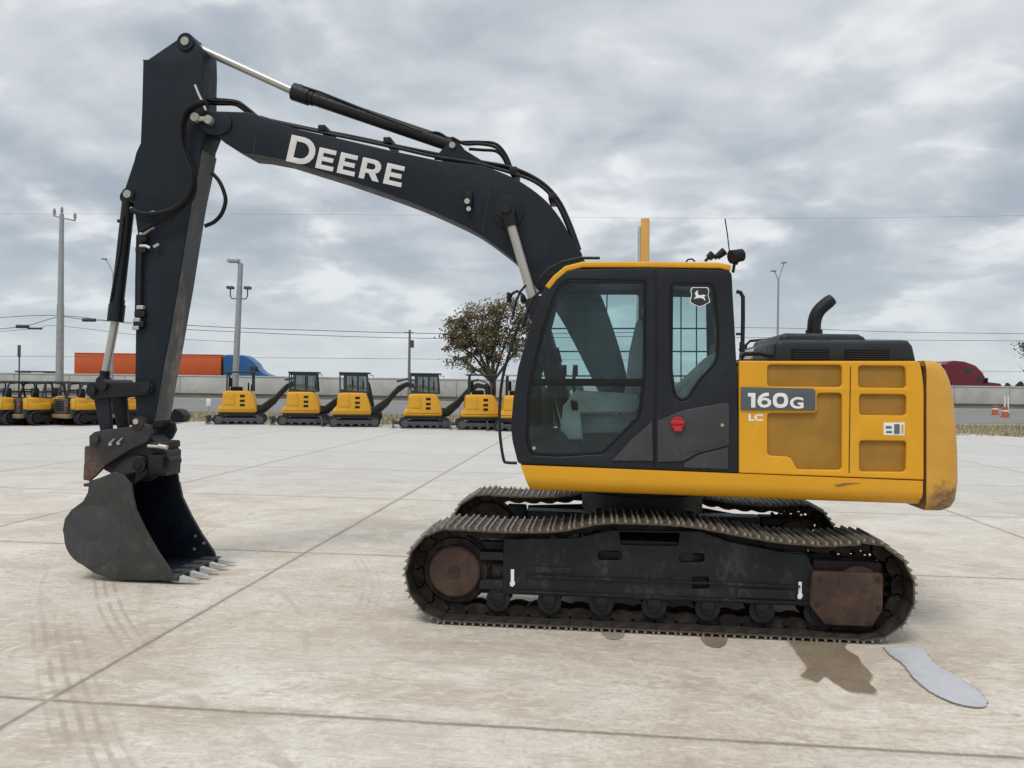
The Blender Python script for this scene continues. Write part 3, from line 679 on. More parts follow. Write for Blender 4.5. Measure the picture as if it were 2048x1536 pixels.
# handrails and grab bars near the hood
b = MB(); b.tube([P(a_, c_, 1.9) for a_, c_ in [(1490, 715), (1492, 690), (1500, 682), (1545, 678), (1560, 676)]], .014); b.tube([P(a_, c_, 1.9) for a_, c_ in [(1515, 715), (1517, 682)]], .012)
b.build('deck_handrail', BLACKM, EX)
b = MB(); b.tube([P(a_, c_, .5) for a_, c_ in [(1482, 716), (1490, 708), (1520, 707), (1546, 713)]], .018); b.box((P(1482, 720, .5).x, .5, 2.16), (P(1545, 720, .5).x, .8, 2.185), .01)
b.build('hose_bundle', BLACK, EX)
GREYC = paint('grey_cover', (.36, .38, .40), .4, var=.1, bump=0)
plate('battery_cover', [(1500, 720), (1504, 700), (1520, 690), (1545, 688), (1546, 720)], 1.3, 1.7, GREYC, EX, bev=.02)

# ------------------------------------------------------------------ cab
YN, YF = .05, 1.04
cab = thing('cab', (P(1250, 930, .05).x, (YN+YF)/2, 1.28), world=True); cab.parent = EX; cab.location = cab.location-OM[EX.name]
outer = [(1036, 928), (1024, 880), (1022, 850), (1026, 800), (1036, 736), (1061, 649), (1085, 582), (1098, 562), (1118, 549), (1145, 538), (1300, 535), (1455, 539), (1464, 546), (1466, 590), (1470, 660), (1475, 760), (1477, 850), (1477, 947)]
wdoor = [(1135, 559), (1292, 562), (1291, 650), (1290, 750), (1283, 815), (1277, 838), (1222, 893), (1206, 908), (1150, 911), (1120, 913), (1062, 910), (1053, 884), (1056, 790), (1064, 747), (1085, 659), (1108, 592), (1119, 570)]
wrear = [(1342, 566), (1428, 568), (1432, 600), (1437, 660), (1437, 712), (1431, 730), (1398, 765), (1378, 798), (1364, 804), (1348, 792), (1341, 740)]
o_ = rounded(xz(outer, YN), .03)
side = slab('side_frame', [o_, rounded(xz(wdoor, YN), .03), rounded(xz(wrear, YN), .04)], YN, YN+.07, CABD, cab, bev=.014)
slab('window_glass', [rounded(xz(wdoor, YN), .03)], YN+.016, YN+.022, GLS, side, bev=.0005)
slab('window_glass', [rounded(xz(wrear, YN), .04)], YN+.016, YN+.022, GLS, side, bev=.0005)
plate('window_rail', [(1064, 757), (1288, 757), (1287, 773), (1062, 771)], YN+.010, YN+.05, BLACK, side, bev=.004, at=YN)
# window rubbers
def ring(name, pix, Y0, Y1, mat, parent, wd, rad=.03):
    pts = rounded(xz(pix, YN), rad); inn = []
    N = len(pts); A_ = sum(pts[i-1][0]*pts[i][1]-pts[i][0]*pts[i-1][1] for i in range(N)); sgn = 1 if A_ > 0 else -1
    for i in range(N):
        d = (Vector(pts[(i+1) % N])-Vector(pts[i-1])); d = d.normalized() if d.length else Vector((1, 0)); inn.append((pts[i][0]-d.y*wd*sgn, pts[i][1]+d.x*wd*sgn))
    return slab(name, [pts, inn], Y0, Y1, mat, parent, bev=.002)
ring('window_seal', wdoor, YN+.004, YN+.03, BLACK, side, .018); ring('window_seal', wrear, YN+.004, YN+.03, BLACK, side, .018, .04)
# door gap, lower grey cladding, handle and lock
plate('door_gap', [(1308, 540), (1313, 540), (1316, 700), (1312, 840), (1312, 934), (1307, 934), (1307, 840), (1311, 700)], YN-.003, YN-.001, BLACK, side, bev=.0003, at=YN)
plate('sill_panel', [(1224, 921), (1262, 880), (1304, 843), (1306, 922)], YN-.012, YN-.001, CABG, side, bev=.004, at=YN)
plate('lower_panel', [(1315, 842), (1367, 820), (1453, 805), (1458, 812), (1458, 890), (1396, 906), (1367, 922), (1315, 924)], YN-.012, YN-.001, CABG, side, bev=.005, at=YN)
plate('panel_crease', [(1372, 902), (1452, 880), (1452, 884), (1374, 906)], YN-.016, YN-.0125, CABG, side, bev=.001, at=YN)
plate('lower_black_panel', [(1368, 926), (1398, 909), (1456, 894), (1456, 938), (1368, 935)], YN-.006, YN-.001, CABG, side, bev=.002, at=YN)
b = MB(); c_ = P(1354, 846, YN); b.bar((c_.x, YN-.034, c_.z), (c_.x, YN-.012, c_.z), .052, n=24); b.box((c_.x-.055, YN-.046, c_.z-.012), (c_.x+.055, YN-.030, c_.z+.030), .014)
b.box((c_.x-.028, YN-.04, c_.z-.062), (c_.x+.038, YN-.034, c_.z-.02), .003); b.build('door_handle', RED, side)
b = MB(); c_ = P(1444, 850, YN); b.bar((c_.x, YN-.020, c_.z), (c_.x, YN-.012, c_.z), .014, n=14); c_ = P(1068, 896, YN); b.bar((c_.x, YN-.012, c_.z), (c_.x, YN+.02, c_.z), .014, n=14); b.build('lock', PIN, side)
# far side frame with guard
wfar = [(1110, 562), (1290, 562), (1288, 745), (1270, 860), (1075, 880), (1065, 760), (1090, 640)]; wfar2 = [(1330, 566), (1445, 568), (1448, 740), (1400, 800), (1330, 800)]
fo = [o_, rounded(xz(wfar, YN), .03), rounded(xz(wfar2, YN), .03)]
far = slab('far_side_frame', fo, YF-.05, YF, CABD, cab, bev=.01)
slab('window_glass', [rounded(xz(wfar, YN), .03)], YF-.030, YF-.026, GLF, far, bev=.0005); slab('window_glass', [rounded(xz(wfar2, YN), .03)], YF-.030, YF-.026, GLF, far, bev=.0005)
b = MB()
for py in (657, 703, 752): b.tube([P(1075, py, YF+.03), P(1455, py, YF+.03)], .007)
for px in (1215, 1362, 1393): b.tube([P(px, 560, YF+.03), P(px-6 if px < 1300 else px, 800, YF+.03)], .006)
b.build('window_guard', BLACKM, cab)
# roof, front curve, rear wall, floor
def loft(name, pts, Y0, Y1, thick, mat, parent, **k):
    q = [Vector(v) for v in xz(pts, YN)]; o2 = []
    for i, p in enumerate(q):
        d = (q[min(i+1, len(q)-1)]-q[max(i-1, 0)]).normalized(); o2.append((p.x+d.y*thick, p.y-d.x*thick))
    return slab(name, [[tuple(p) for p in q]+o2[::-1]], Y0, Y1, mat, parent, **k)
loft('roof', [(1090, 572), (1106, 552), (1130, 532), (1165, 523), (1300, 523), (1440, 525), (1463, 530)], YN-.005, YF+.01, .045, YEL, cab, bev=.012)
loft('roof_lining', [(1118, 556), (1145, 543), (1300, 540), (1458, 543)], YN+.075, YF-.055, .05, DARKIN, cab, bev=.003)
loft('rear_wall', [(1464, 680), (1470, 760), (1472, 940)], YN+.075, YF-.055, .05, CABD, cab, bev=.004)
loft('rear_glass', [(1460, 552), (1464, 680)], YN+.075, YF-.055, .006, GLF, cab, bev=.0005)
loft('windshield', [(1040, 850), (1042, 800), (1050, 745), (1075, 655), (1100, 585), (1114, 566)], YN+.075, YF-.055, .006, GLF, cab, bev=.0005)
loft('windshield_frame', [(1088, 586), (1100, 567), (1118, 555)], YN+.075, YF-.055, .04, CABD, cab, bev=.006)
plate('floor', [(1040, 905), (1474, 920), (1474, 945), (1040, 928)], YN+.075, YF-.055, DARKIN, cab, bev=.005, at=YN)
# interior
seat = plate('seat', [(1148, 838), (1160, 828), (1240, 830), (1262, 842), (1262, 868), (1150, 868)], .36, .82, SEATM, cab, bev=.03, at=.36)
plate('backrest', [(1246, 840), (1262, 700), (1276, 640), (1292, 636), (1300, 650), (1290, 845)], .38, .80, SEATM, seat, bev=.03, at=.38)
plate('headrest', [(1284, 628), (1290, 596), (1310, 594), (1312, 630)], .48, .70, SEATM, seat, bev=.025, at=.5)
plate('seat_base', [(1165, 870), (1255, 870), (1262, 915), (1160, 915)], .40, .78, DARKIN, seat, bev=.01, at=.4)
plate('side_console', [(1135, 800), (1150, 782), (1275, 788), (1283, 812), (1268, 826), (1140, 826)], .22, .34, CONS, cab, bev=.02, at=.22)
plate('side_console', [(1135, 800), (1150, 782), (1275, 788), (1283, 812), (1268, 826), (1140, 826)], .84, .95, CONS, cab, bev=.02, at=.36)
plate('console_front', [(1118, 880), (1126, 812), (1142, 794), (1160, 800), (1166, 880)], .22, .34, CONS, cab, bev=.02, at=.22)
b = MB(); b.tube([P(1150, 790, .28), P(1146, 765, .28), P(1150, 745, .28)], .014); b.bar(P(1150, 752, .28), P(1151, 730, .28), .024, .02); b.build('joystick', BLACK, cab)
b = MB(); b.tube([P(1128, 790, .86), P(1124, 765, .86), P(1128, 745, .86)], .014); b.bar(P(1128, 752, .86), P(1129, 730, .86), .024, .02); b.build('joystick', BLACK, cab)
b = MB(); c_ = P(1100, 886, .2)
prof = [(c_.x+.165*math.cos(R(a_)), c_.z-.03+.155*math.sin(R(a_))) for a_ in range(0, 181, 12)]
b.prism(prof, .13, .30); b.build('speaker_pod', BLACK, cab)
plate('front_column', [(1078, 905), (1084, 800), (1094, 770), (1104, 770), (1104, 905)], .55, .68, DARKIN, cab, bev=.01, at=.5)
plate('monitor', [(1102, 700), (1112, 690), (1120, 720), (1110, 730)], .84, .98, BLACK, cab, bev=.01, at=.5)
b = MB(); b.tube([P(1068, 650, .9), P(1120, 860, .9)], .02); b.build('inner_post', CABD, cab)
plate('rear_shelf', [(1350, 838), (1352, 790), (1372, 768), (1432, 712), (1462, 690), (1468, 838)], .14, YF-.06, CONS, cab, bev=.02, at=.2)
plate('door_inner_panel', [(1300, 560), (1336, 562), (1336, 925), (1300, 922)], YN+.072, YN+.12, DARKIN, cab, bev=.01, at=.1)
# emblem on the rear window
EMB = paint('emblem_black', (.015, .018, .02), .5, var=.05, bump=0)
eo = [(1384, 574), (1416, 574), (1419, 580), (1417, 590), (1421, 604), (1408, 611), (1400, 614), (1391, 611), (1379, 604), (1383, 590), (1381, 580)]
emb = plate('emblem', eo, YN+.009, YN+.0125, WHITE, side, bev=.0002, rad=.01, at=YN)
cxe, cye = 1400, 592; plate('emblem_field', [(cxe+(a_-cxe)*.91, cye+(c_-cye)*.92) for a_, c_ in eo], YN+.0065, YN+.0085, EMB, emb, bev=.0002, rad=.01, at=YN)
deer = [(1384, 591), (1391, 588), (1396, 590), (1404, 589), (1406, 582), (1403, 578), (1407, 580), (1409, 577), (1410, 582), (1415, 585), (1411, 587), (1411, 594), (1417, 600), (1410, 598), (1404, 597), (1396, 597), (1390, 600), (1386, 605), (1387, 598), (1390, 594)]
deer = [(cxe-(a_-cxe)*.78, cye+(c_-cye)*.78) for a_, c_ in deer]
plate('emblem_figure', deer, YN+.004, YN+.006, WHITE, emb, bev=.0001, at=YN)
# cab handrails, mirrors, lamps, antenna
b = MB(); hr = [(1473, 583), (1481, 585), (1486, 594), (1486, 640), (1485, 690), (1481, 702)]
b.tube([P(a_, c_, .12) for a_, c_ in hr], .016, 10); b.tube([P(1472, 668, .12), P(1485, 668, .12)], .010); b.box(tuple(P(1480, 704, .10)), tuple(P(1488, 684, .14)), .006); b.build('rear_grab_rail', BLACKM, cab)
b = MB(); hr = [(1034, 926), (1014, 925), (1007, 918), (1000, 870), (999, 820), (1003, 770), (1010, 735), (1024, 690), (1040, 640)]
b.tube([P(v.x, v.y, .04) for v in catmull([Vector(h) for h in hr], 4, False)], .012, 8); b.build('front_grab_rail', BLACKM, cab)
b = MB(); b.tube([P(a_, c_, .10) for a_, c_ in [(1045, 655), (1055, 620), (1066, 596), (1080, 584)]], .012); b.tube([P(a_, c_, .2) for a_, c_ in [(1024, 640), (1030, 610), (1040, 584), (1052, 570)]], .010)
b.tube([P(a_, c_, .5) for a_, c_ in [(1018, 600), (1024, 588), (1034, 582), (1046, 590), (1052, 600)]], .012)
b.box(tuple(P(1013, 604, .45)), tuple(P(1024, 588, .6)), .01); b.box(tuple(P(1040, 606, .3)), tuple(P(1052, 590, .42)), .02); b.build('mirror_bracket', BLACKM, cab)
b = MB()
for (a_, c_), (d_, e_), Y_ in (((1410, 522), (1420, 513), .3), ((1430, 518), (1440, 504), .35)): b.bar(P(a_, c_, Y_), P(d_, e_, Y_), .012)
b.bar(P(1417, 516, .3), P(1426, 508, .3), .028, .034, n=18); b.bar(P(1434, 514, .35), P(1449, 502, .35), .026, .034, n=18); b.build('work_lamp', BLACKM, cab)
b = MB(); b.bar(P(1466, 545, .2), P(1470, 520, .2), .012); b.bar(P(1462, 514, .18), P(1484, 510, .22), .055, .05, n=20); b.bar(P(1470, 528, .2), P(1473, 520, .2), .022); b.build('round_mirror', BLACK, cab)
b = MB(); b.tube([P(1459, 505, .5), P(1455, 470, .5), P(1450, 437, .5)], .005, 6); b.bar(P(1459, 520, .5), P(1459, 503, .5), .010); b.build('antenna', BLACKM, cab)
b = MB(); b.tube([P(a_, c_, .3) for a_, c_ in [(1372, 524), (1376, 519), (1384, 518), (1390, 523)]], .007); b.build('roof_eye', BLACKM, cab); b = MB(); b.tube([P(a_, c_, YN+.02) for a_, c_ in [(1080, 556), (1098, 538), (1125, 524), (1160, 516), (1200, 516)]], .012, 8)
b.build('roof_trim', BLACKM, cab)

# ------------------------------------------------------------------ boom
YB0, YB1 = YC-.19, YC+.19
bt = [(405, 222), (426, 222), (497, 224), (516, 230), (532, 238), (600, 259), (680, 277), (773, 299), (877, 321), (967, 331), (1030, 357), (1085, 395), (1120, 436), (1145, 480), (1166, 515), (1205, 598), (1240, 700), (1262, 790), (1266, 830)]
bb = [(1250, 846), (1228, 838), (1190, 770), (1150, 690), (1112, 622), (1075, 578), (1035, 528), (1000, 498), (955, 466), (905, 440), (817, 402), (680, 354), (560, 317), (512, 308), (486, 306), (450, 286), (425, 266), (400, 252)]
top = [tuple(v) for v in catmull([Vector(v) for v in bt[9:]], 4, False)]; bot = [tuple(v) for v in catmull([Vector(v) for v in bb[:12]], 4, False)]
boom = plate('boom', bt[:9]+top+bot+bb[12:], YB0, YB1, NAVY, EX, bev=.008)
# welded side plates at the tip and pins
plate('tip_plate', [(403, 226), (440, 224), (466, 236), (462, 262), (440, 272), (412, 268), (396, 250)], YB0-.018, YB0-.001, NAVY, boom, bev=.004, at=YB0, rad=.06)
# lettering on the boom
th = math.atan2(55, 239); cu_, su_ = math.cos(th), math.sin(th)
def loc2px(u_, v_): return (572+u_*cu_+v_*su_, 322+u_*su_-v_*cu_)
def glyph(loops):
    Ls = [xz([loc2px(*p) for p in L], YB0) for L in loops]
    slab('boom_lettering', Ls, YB0-.005, YB0-.0015, LETT, boom, bev=.0003)
def gE(x, w_, h_, s): glyph([[(x, 0), (x+w_, 0), (x+w_, s), (x+s*1.15, s), (x+s*1.15, (h_-s)/2), (x+w_*.90, (h_-s)/2), (x+w_*.90, (h_+s)/2), (x+s*1.15, (h_+s)/2), (x+s*1.15, h_-s), (x+w_*.97, h_-s), (x+w_*.97, h_), (x, h_)]])
def bowl(x0, x1, y0, y1, n=8):
    cyy = (y0+y1)/2; ry = (y1-y0)/2; rx = min(ry, (x1-x0)); cxx = x1-rx
    return [(x0, y0)]+[(cxx+rx*math.cos(R(a_)), cyy+ry*math.sin(R(a_))) for a_ in [ -90+180*k/n for k in range(n+1)]]+[(x0, y1)]
glyph([bowl(0, 54, 0, 54), bowl(13, 41.5, 10.5, 43.5)])
gE(60, 36, 42, 9); gE(104, 36, 42, 9)
glyph([[(149, 0), (160, 0), (160, 13), (167, 13), (177, 0), (190.5, 0), (179.5, 15.5)]+[(175+14*math.cos(R(a_)), 28+14*math.sin(R(a_))) for a_ in (-55, -30, 0, 30, 60, 90)]+[(149, 42)], bowl(160, 177.5, 21.5, 33.5, 6)])
gE(199, 37, 42, 9)
WELD = paint('weld_seam', (.022, .026, .032), .6, var=.3, bump=.02)
for pts in ([(505, 232), (512, 270), (508, 308)], [(985, 345), (978, 400), (965, 462)], [(1165, 540), (1120, 545), (1085, 552)]):
    b = MB(); b.tube([P(a_, c_, YB0) for a_, c_ in pts], .006, 6); b.build('weld_bead', WELD, boom, sharp=60)
GREASE = paint('old_grease', (.05, .042, .032), .6, var=.4, bump=.02)
plate('grease_stain', [(1006, 440), (1012, 456), (1020, 480), (1026, 462), (1034, 446), (1030, 436), (1012, 434)], YB0-.0165, YB0-.0150, GREASE, boom, bev=.0003, at=YB0)
# hardware along the boom
b = MB(); b.bar((P(1016, 425, YB0).x, YB0-.20, P(1016, 425, YB0).z), (P(1016, 425, YB0).x, YB1+.20, P(1016, 425, YB0).z), .045, n=20); b.build('cylinder_pin', BLACKM, boom)
plate('pin_boss', [(1016+32*math.cos(R(a_)), 424+34*math.sin(R(a_))) for a_ in range(0, 360, 20)], YB0-.014, YB0-.001, NAVY, boom, bev=.004, at=YB0)
b = MB(); q = P(938, 398, YB0); b.box((q.x-.04, YB0-.05, q.z-.09), (q.x+.04, YB0-.002, q.z+.07), .02); b.build('work_light', BLACK, boom)
b = MB(); q = P(936, 405, YB0); b.bar((q.x, YB0-.062, q.z), (q.x, YB0-.048, q.z), .026, n=16); q = P(939, 420, YB0); b.bar((q.x, YB0-.058, q.z), (q.x, YB0-.03, q.z), .022, n=16); b.build('light_lens', GREYC, boom)
b = MB()
for px, py in ((391, 235), (418, 240)): q = P(px, py, YB0-.05); b.bar((q.x, YB0-.075, q.z), (q.x, YB0-.019, q.z), .042, n=22)
q = P(404, 238, YB0-.05); b.box((q.x-.07, YB0-.065, q.z-.022), (q.x+.07, YB0-.03, q.z+.022), .01); b.build('tip_pin', PIN, boom)
b = MB(); q = P(404, 240, YB0); b.bar((q.x, YB0-.02, q.z), (q.x, YB1+.05, q.z), .05, n=20); b.build('joint_pin', BLACKM, boom)
# arm cylinder bracket
b = MB()
for Y_ in (YC-.13, YC+.10): b.prism(xz([(868, 318), (893, 288), (905, 281), (917, 284), (930, 300), (985, 334)], YC-.13), Y_, Y_+.03)
b.build('cylinder_bracket', NAVY, boom)
b = MB(); q = P(905, 291, YC-.13); b.bar((q.x, YC-.15, q.z), (q.x, YC+.15, q.z), .03, n=16); b.build('bracket_pin', PIN, boom)
# hoses and pipes on the boom
b = MB()
def hose(pix, Y_, r_, bb_=None, n=5): (bb_ or b).tube([P(v.x, v.y, Y_) for v in catmull([Vector(p) for p in pix], n, False)], r_, 8)
hose([(520, 234), (560, 246), (620, 260), (700, 276), (790, 295), (870, 313), (950, 326), (1020, 345), (1070, 364), (1105, 394), (1130, 436), (1150, 486), (1162, 512)], YB0+.03, .016)
hose([(540, 240), (620, 257), (700, 272), (790, 291), (880, 309), (960, 323), (1026, 336), (1080, 362), (1116, 398), (1140, 446), (1160, 500)], YB0+.10, .016)
hose([(540, 241), (620, 258), (700, 273), (790, 292), (880, 310), (960, 325), (1020, 338), (1072, 362), (1110, 402), (1134, 450), (1154, 505)], YB1-.06, .016)
for px, py in ((783, 292), (655, 268), (1030, 350), (1106, 402)):
    q = P(px, py, YC); b.box((q.x-.035, YB0+.01, q.z-.02), (q.x+.035, YB1-.02, q.z+.035), .006)
b.build('boom_pipe', BLACKM, boom, sharp=60)
b = MB()
hose([(850, 270), (862, 266), (876, 266), (890, 274), (900, 290)], YC-.05, .014)
hose([(905, 276), (930, 288), (958, 288), (990, 294), (1008, 314), (1022, 345), (1028, 356)], YC-.06, .015)
hose([(938, 298), (965, 300), (990, 302), (1004, 312), (1016, 334), (1027, 352)], YC+.02, .015)
hose([(905, 284), (930, 284), (962, 284), (992, 288), (1012, 310), (1026, 345)], YC+.06, .014)
b.build('boom_hose', BLACK, boom, sharp=60)
b = MB()
hose([(412, 200), (440, 202), (470, 204), (488, 212), (512, 232), (530, 238)], YC-.06, .017)
hose([(408, 206), (440, 208), (470, 209), (486, 218), (508, 234), (524, 240)], YC+.03, .017)
hose([(400, 197), (440, 199), (474, 203), (494, 216), (516, 234)], YC+.10, .015)
hose([(412, 203), (392, 208), (372, 222), (362, 248), (362, 285), (372, 318), (382, 345), (382, 372), (372, 396), (350, 416), (318, 426), (288, 428), (262, 420)], YB0-.09, .026, n=6)
hose([(410, 206), (390, 214), (374, 230), (368, 256), (370, 290), (382, 330), (390, 356), (388, 386), (376, 408), (350, 426), (322, 440), (300, 452), (282, 462)], YB0-.045, .022, n=6)
hose([(424, 346), (438, 362), (448, 384), (451, 404), (443, 428), (428, 444), (410, 452)], YB0+.12, .020, n=6)
b.build('arm_hose', BLACK, boom, sharp=60)

# ------------------------------------------------------------------ arm
YA0, YA1 = YC-.155, YC+.155
ao = [(359, 76), (366, 71), (374, 70), (383, 74), (391, 82), (404, 98), (405, 130), (404, 170), (404, 205), (412, 240), (413, 262), (402, 290), (400, 320), (383, 400), (370, 480), (356, 570), (345, 632), (336, 685), (323, 753), (312, 820), (306, 846), (298, 858), (286, 860), (276, 852), (272, 838), (270, 762), (272, 617), (275, 465), (267, 408), (262, 400), (250, 398), (246, 388), (250, 376), (268, 322), (272, 305), (281, 286), (284, 208), (286, 122), (284, 119), (296, 119)]
arm = plate('arm', ao, YA0, YA1, NAVY, EX, bev=.007)
# lighter plate on the arm's underside, facing the cab
b = MB(); st = [(404, 300), (383, 400), (370, 480), (356, 570), (345, 632), (336, 685), (323, 753), (312, 820), (307, 842)]
q = [P(a_, c_, YA0) for a_, c_ in st]
b.b.free(); b.b = bmesh.new()
A_ = [b.b.verts.new((p.x+.004, YA0+.012, p.z)) for p in q]; B_ = [b.b.verts.new((p.x+.004, YA1-.012, p.z)) for p in q]
C_ = [b.b.verts.new((p.x-.004, YA0+.012, p.z)) for p in q]; D_ = [b.b.verts.new((p.x-.004, YA1-.012, p.z)) for p in q]
for i in range(len(q)-1):
    b.b.faces.new((A_[i], A_[i+1], B_[i+1], B_[i])); b.b.faces.new((C_[i], D_[i], D_[i+1], C_[i+1])); b.b.faces.new((A_[i], C_[i], C_[i+1], A_[i+1])); b.b.faces.new((B_[i], B_[i+1], D_[i+1], D_[i]))
bmesh.ops.recalc_face_normals(b.b, faces=b.b.faces)
b.build('arm_face_plate', NAVYPALE, arm)
for px, py, r_ in ((372, 84, .042), (257, 389, .040)): q = P(px, py, YA0); b = MB(); b.bar((q.x, YA0-.03, q.z), (q.x, YA1+.03, q.z), r_, n=20); b.build('arm_pin', PIN, arm)
for px, py, r_ in ((372, 84, .085), (257, 389, .065), (286, 845, .078)): q = P(px, py, YA0); b = MB(); b.bar((q.x, YA0-.016, q.z), (q.x, YA1+.016, q.z), r_, n=26); b.build('pin_collar', NAVY, arm)
b = MB(); q = P(286, 846, YA0); b.bar((q.x, YA0-.10, q.z), (q.x, YA1+.10, q.z), .062, n=22); b.build('boss', RUSTD, arm)
b = MB(); q = P(272, 843, YA0-.1); b.bar((q.x, YA0-.11, q.z), (q.x, YA0-.10, q.z), .028, n=14); b.build('bolt', STEEL, arm)
# fittings down the back edge of the arm
b = MB(); b.tube([P(a_, c_, YA0-.03) for a_, c_ in ((283, 470), (281, 520), (280, 600), (278, 660))], .018); b.tube([P(a_, c_, YA0+.06) for a_, c_ in ((276, 470), (274, 560), (273, 660))], .018)
b.build('arm_pipe', BLACKM, arm, sharp=60)
for pts in ([(280, 468), (290, 466), (300, 458), (308, 454)], [(280, 492), (292, 492), (300, 496)], [(308, 494), (318, 488)], [(262, 416), (272, 424), (290, 428), (310, 424)]): b = MB(); b.tube([P(a_, c_, YA0-.04) for a_, c_ in pts], .016); b.build('hose_fitting', STEEL, arm)
for px, py in ((283, 615), (276, 640), (274, 656)): q = P(px, py, YA0-.02); b = MB(); b.box((q.x-.04, YA0-.05, q.z-.02), (q.x+.035, YA0-.002, q.z+.02), .008); b.build('hose_fitting', STEEL, arm)
for px, py in ((286, 478), (284, 500), (282, 628), (280, 648)): q = P(px, py, YA0-.02); b = MB(); b.box((q.x-.06, YA0-.045, q.z-.03), (q.x+.05, YA0-.002, q.z+.03), .01); b.build('pipe_clamp', BLACKM, arm)
b = MB(); b.box((P(392, 200, YC).x, YC-.04, P(392, 200, YC).z), (P(404, 180, YC).x, YC+.06, P(392, 170, YC).z), .01); b.build('hose_bracket', STEEL, arm); b = MB(); b.tube([P(390, 170, YA0-.01), P(398, 190, YA0-.01), P(405, 204, YA0-.01), P(412, 222, YA0-.02)], .013); b.build('hose_fitting', STEEL, arm)

# ------------------------------------------------------------------ hydraulic cylinders
def cyl(name, p0, p1, p2, rb, rr_, glandlen=.16, parent=EX, eye=.06, half=.05):
    """barrel from p0 to p1, rod from p1 to p2"""
    d = (p1-p0).normalized(); b_ = MB(); b_.bar(p0, p1, rb, n=26); b_.bar(p1-d*glandlen, p1+d*.015, rb*1.28, n=26); b_.bar(p1-d*(glandlen+.05), p1-d*glandlen, rb*1.12, n=26)
    b_.bar(p0+Vector((0, -half, 0)), p0+Vector((0, half, 0)), eye*1.15, n=20); o_ = b_.build(name, BLACKM, parent)
    b_ = MB(); b_.bar(p1, p2-d*eye*.5, rr_, n=20); b_.build('rod', CHROME, o_)
    b_ = MB(); b_.bar(p2-d*eye*1.9, p2-d*eye*.5, rr_*1.25, eye*.8, n=20); b_.bar(p2+Vector((0, -half, 0)), p2+Vector((0, half, 0)), eye, n=22); b_.build('rod_eye', BLACKM, o_)
    return o_
ac = cyl('arm_cylinder', P(905, 291, YC), P(590, 184, YC), P(378, 88, YC), .067, .040)
b = MB(); b.tube([P(a_, c_, YC-.06) for a_, c_ in ((600, 176), (608, 174), (640, 184), (760, 232), (845, 264))], .012); b.bar(P(600, 180, YC-.02), P(603, 170, YC-.02), .022); b.bar(P(842, 270, YC-.02), P(842, 258, YC-.02), .02); b.build('cylinder_pipe', BLACKM, ac)
for Y_ in (YB0-.11, YB1+.11):
    top_ = P(1016, 425, YB0); top_.y = Y_
    pa = P(1066, 600, YB0-.11); pb = P(1150, 866, YB0-.11); pa.y = pb.y = Y_
    d = (pa-top_); lo_ = top_+d*((1.30-top_.z)/d.z)
    cc = cyl('boom_cylinder', lo_, pa, top_, .066, .042, eye=.085)
bc = cyl('bucket_cylinder', P(258, 396, YC), P(231, 640, YC), P(208, 764, YC), .062, .040)
b = MB(); b.tube([P(a_, c_, YC-.07) for a_, c_ in ((247, 432), (240, 500), (229, 560), (221, 605))], .012); b.bar(P(236, 442, YC), P(250, 442, YC), .018); b.build('cylinder_pipe', BLACKM, bc)
# ------------------------------------------------------------------ bucket linkage
for Y_ in (YA0-.055, YA1+.01): 
    lk = [(173, 770), (182, 764), (200, 766), (280, 764), (296, 762), (305, 772), (303, 784), (292, 790), (210, 796), (185, 800), (174, 790)]
    plate('arm_link', lk, Y_, Y_+.045, BLACKM, EX, bev=.006, at=YA0-.055)
for px, py, r_ in ((184, 781, .050), (206, 770, .055), (291, 774, .055)): q = P(px, py, YA0-.06); b = MB(); b.bar((q.x, YA0-.085, q.z), (q.x, YA1+.085, q.z), r_, n=20); b.build('link_pin', BLACKM, EX)
blk = plate('bucket_link', [(184, 782), (190, 774), (210, 775), (218, 800), (222, 862), (200, 862)], YA0-.01, YA0+.035, CABD, EX, bev=.006)
plate('bucket_link', [(184, 782), (190, 774), (210, 775), (218, 800), (222, 862), (200, 862)], YA1-.035, YA1+.01, CABD, EX, bev=.006, at=YA0-.01)
# ------------------------------------------------------------------ quick coupler
cp = [(178, 872), (188, 864), (210, 859), (240, 856), (268, 852), (284, 846), (300, 850), (303, 866), (294, 884), (262, 898), (240, 912), (212, 930), (190, 952), (178, 962), (166, 960), (167, 930), (178, 900)]
def coupler_mat():
    m_, t, b_ = new_mat('coupler_paint'); tc_ = t.nodes.new('ShaderNodeTexCoord'); v = tc_.outputs['Object']; s_ = t.nodes.new('ShaderNodeSeparateXYZ'); t.links.new(v, s_.inputs[0])
    X, Z = V(t, s_.outputs[0]), V(t, s_.outputs[2]); n1 = noise(t, v, 7, 6, .7); n2 = noise(t, v, 30, 5, .7)
    ru = smooth(Z*1.0+X*.8+(n1-.5)*.45, -.42, -.12, 1.0, 0.0)
    c_ = mixc(t, smooth(n1, .35, .65), (.014, .015, .017), (.030, .030, .030)); c_ = mixc(t, ru*.85, c_, mixc(t, smooth(n2, .35, .65), (.08, .042, .026), (.15, .10, .07)))
    t.links.new(c_, b_.inputs['Base Color']); b_.inputs['Roughness'].default_value = .65; return m_
CPM = coupler_mat()
cpl = plate('quick_coupler', cp, YA0-.09, YA0-.045, CPM, EX, bev=.008)
plate('side_plate', cp, YA1+.045, YA1+.09, CPM, cpl, bev=.008, at=YA0-.09)
b = MB(); q = P(205, 905, YC); b.box((q.x-.07, YA0-.044, q.z-.10), (q.x+.12, YA1+.044, q.z+.08), .02); q = P(262, 874, YC); b.box((q.x-.10, YA0-.044, q.z-.06), (q.x+.10, YA1+.044, q.z+.05), .02)
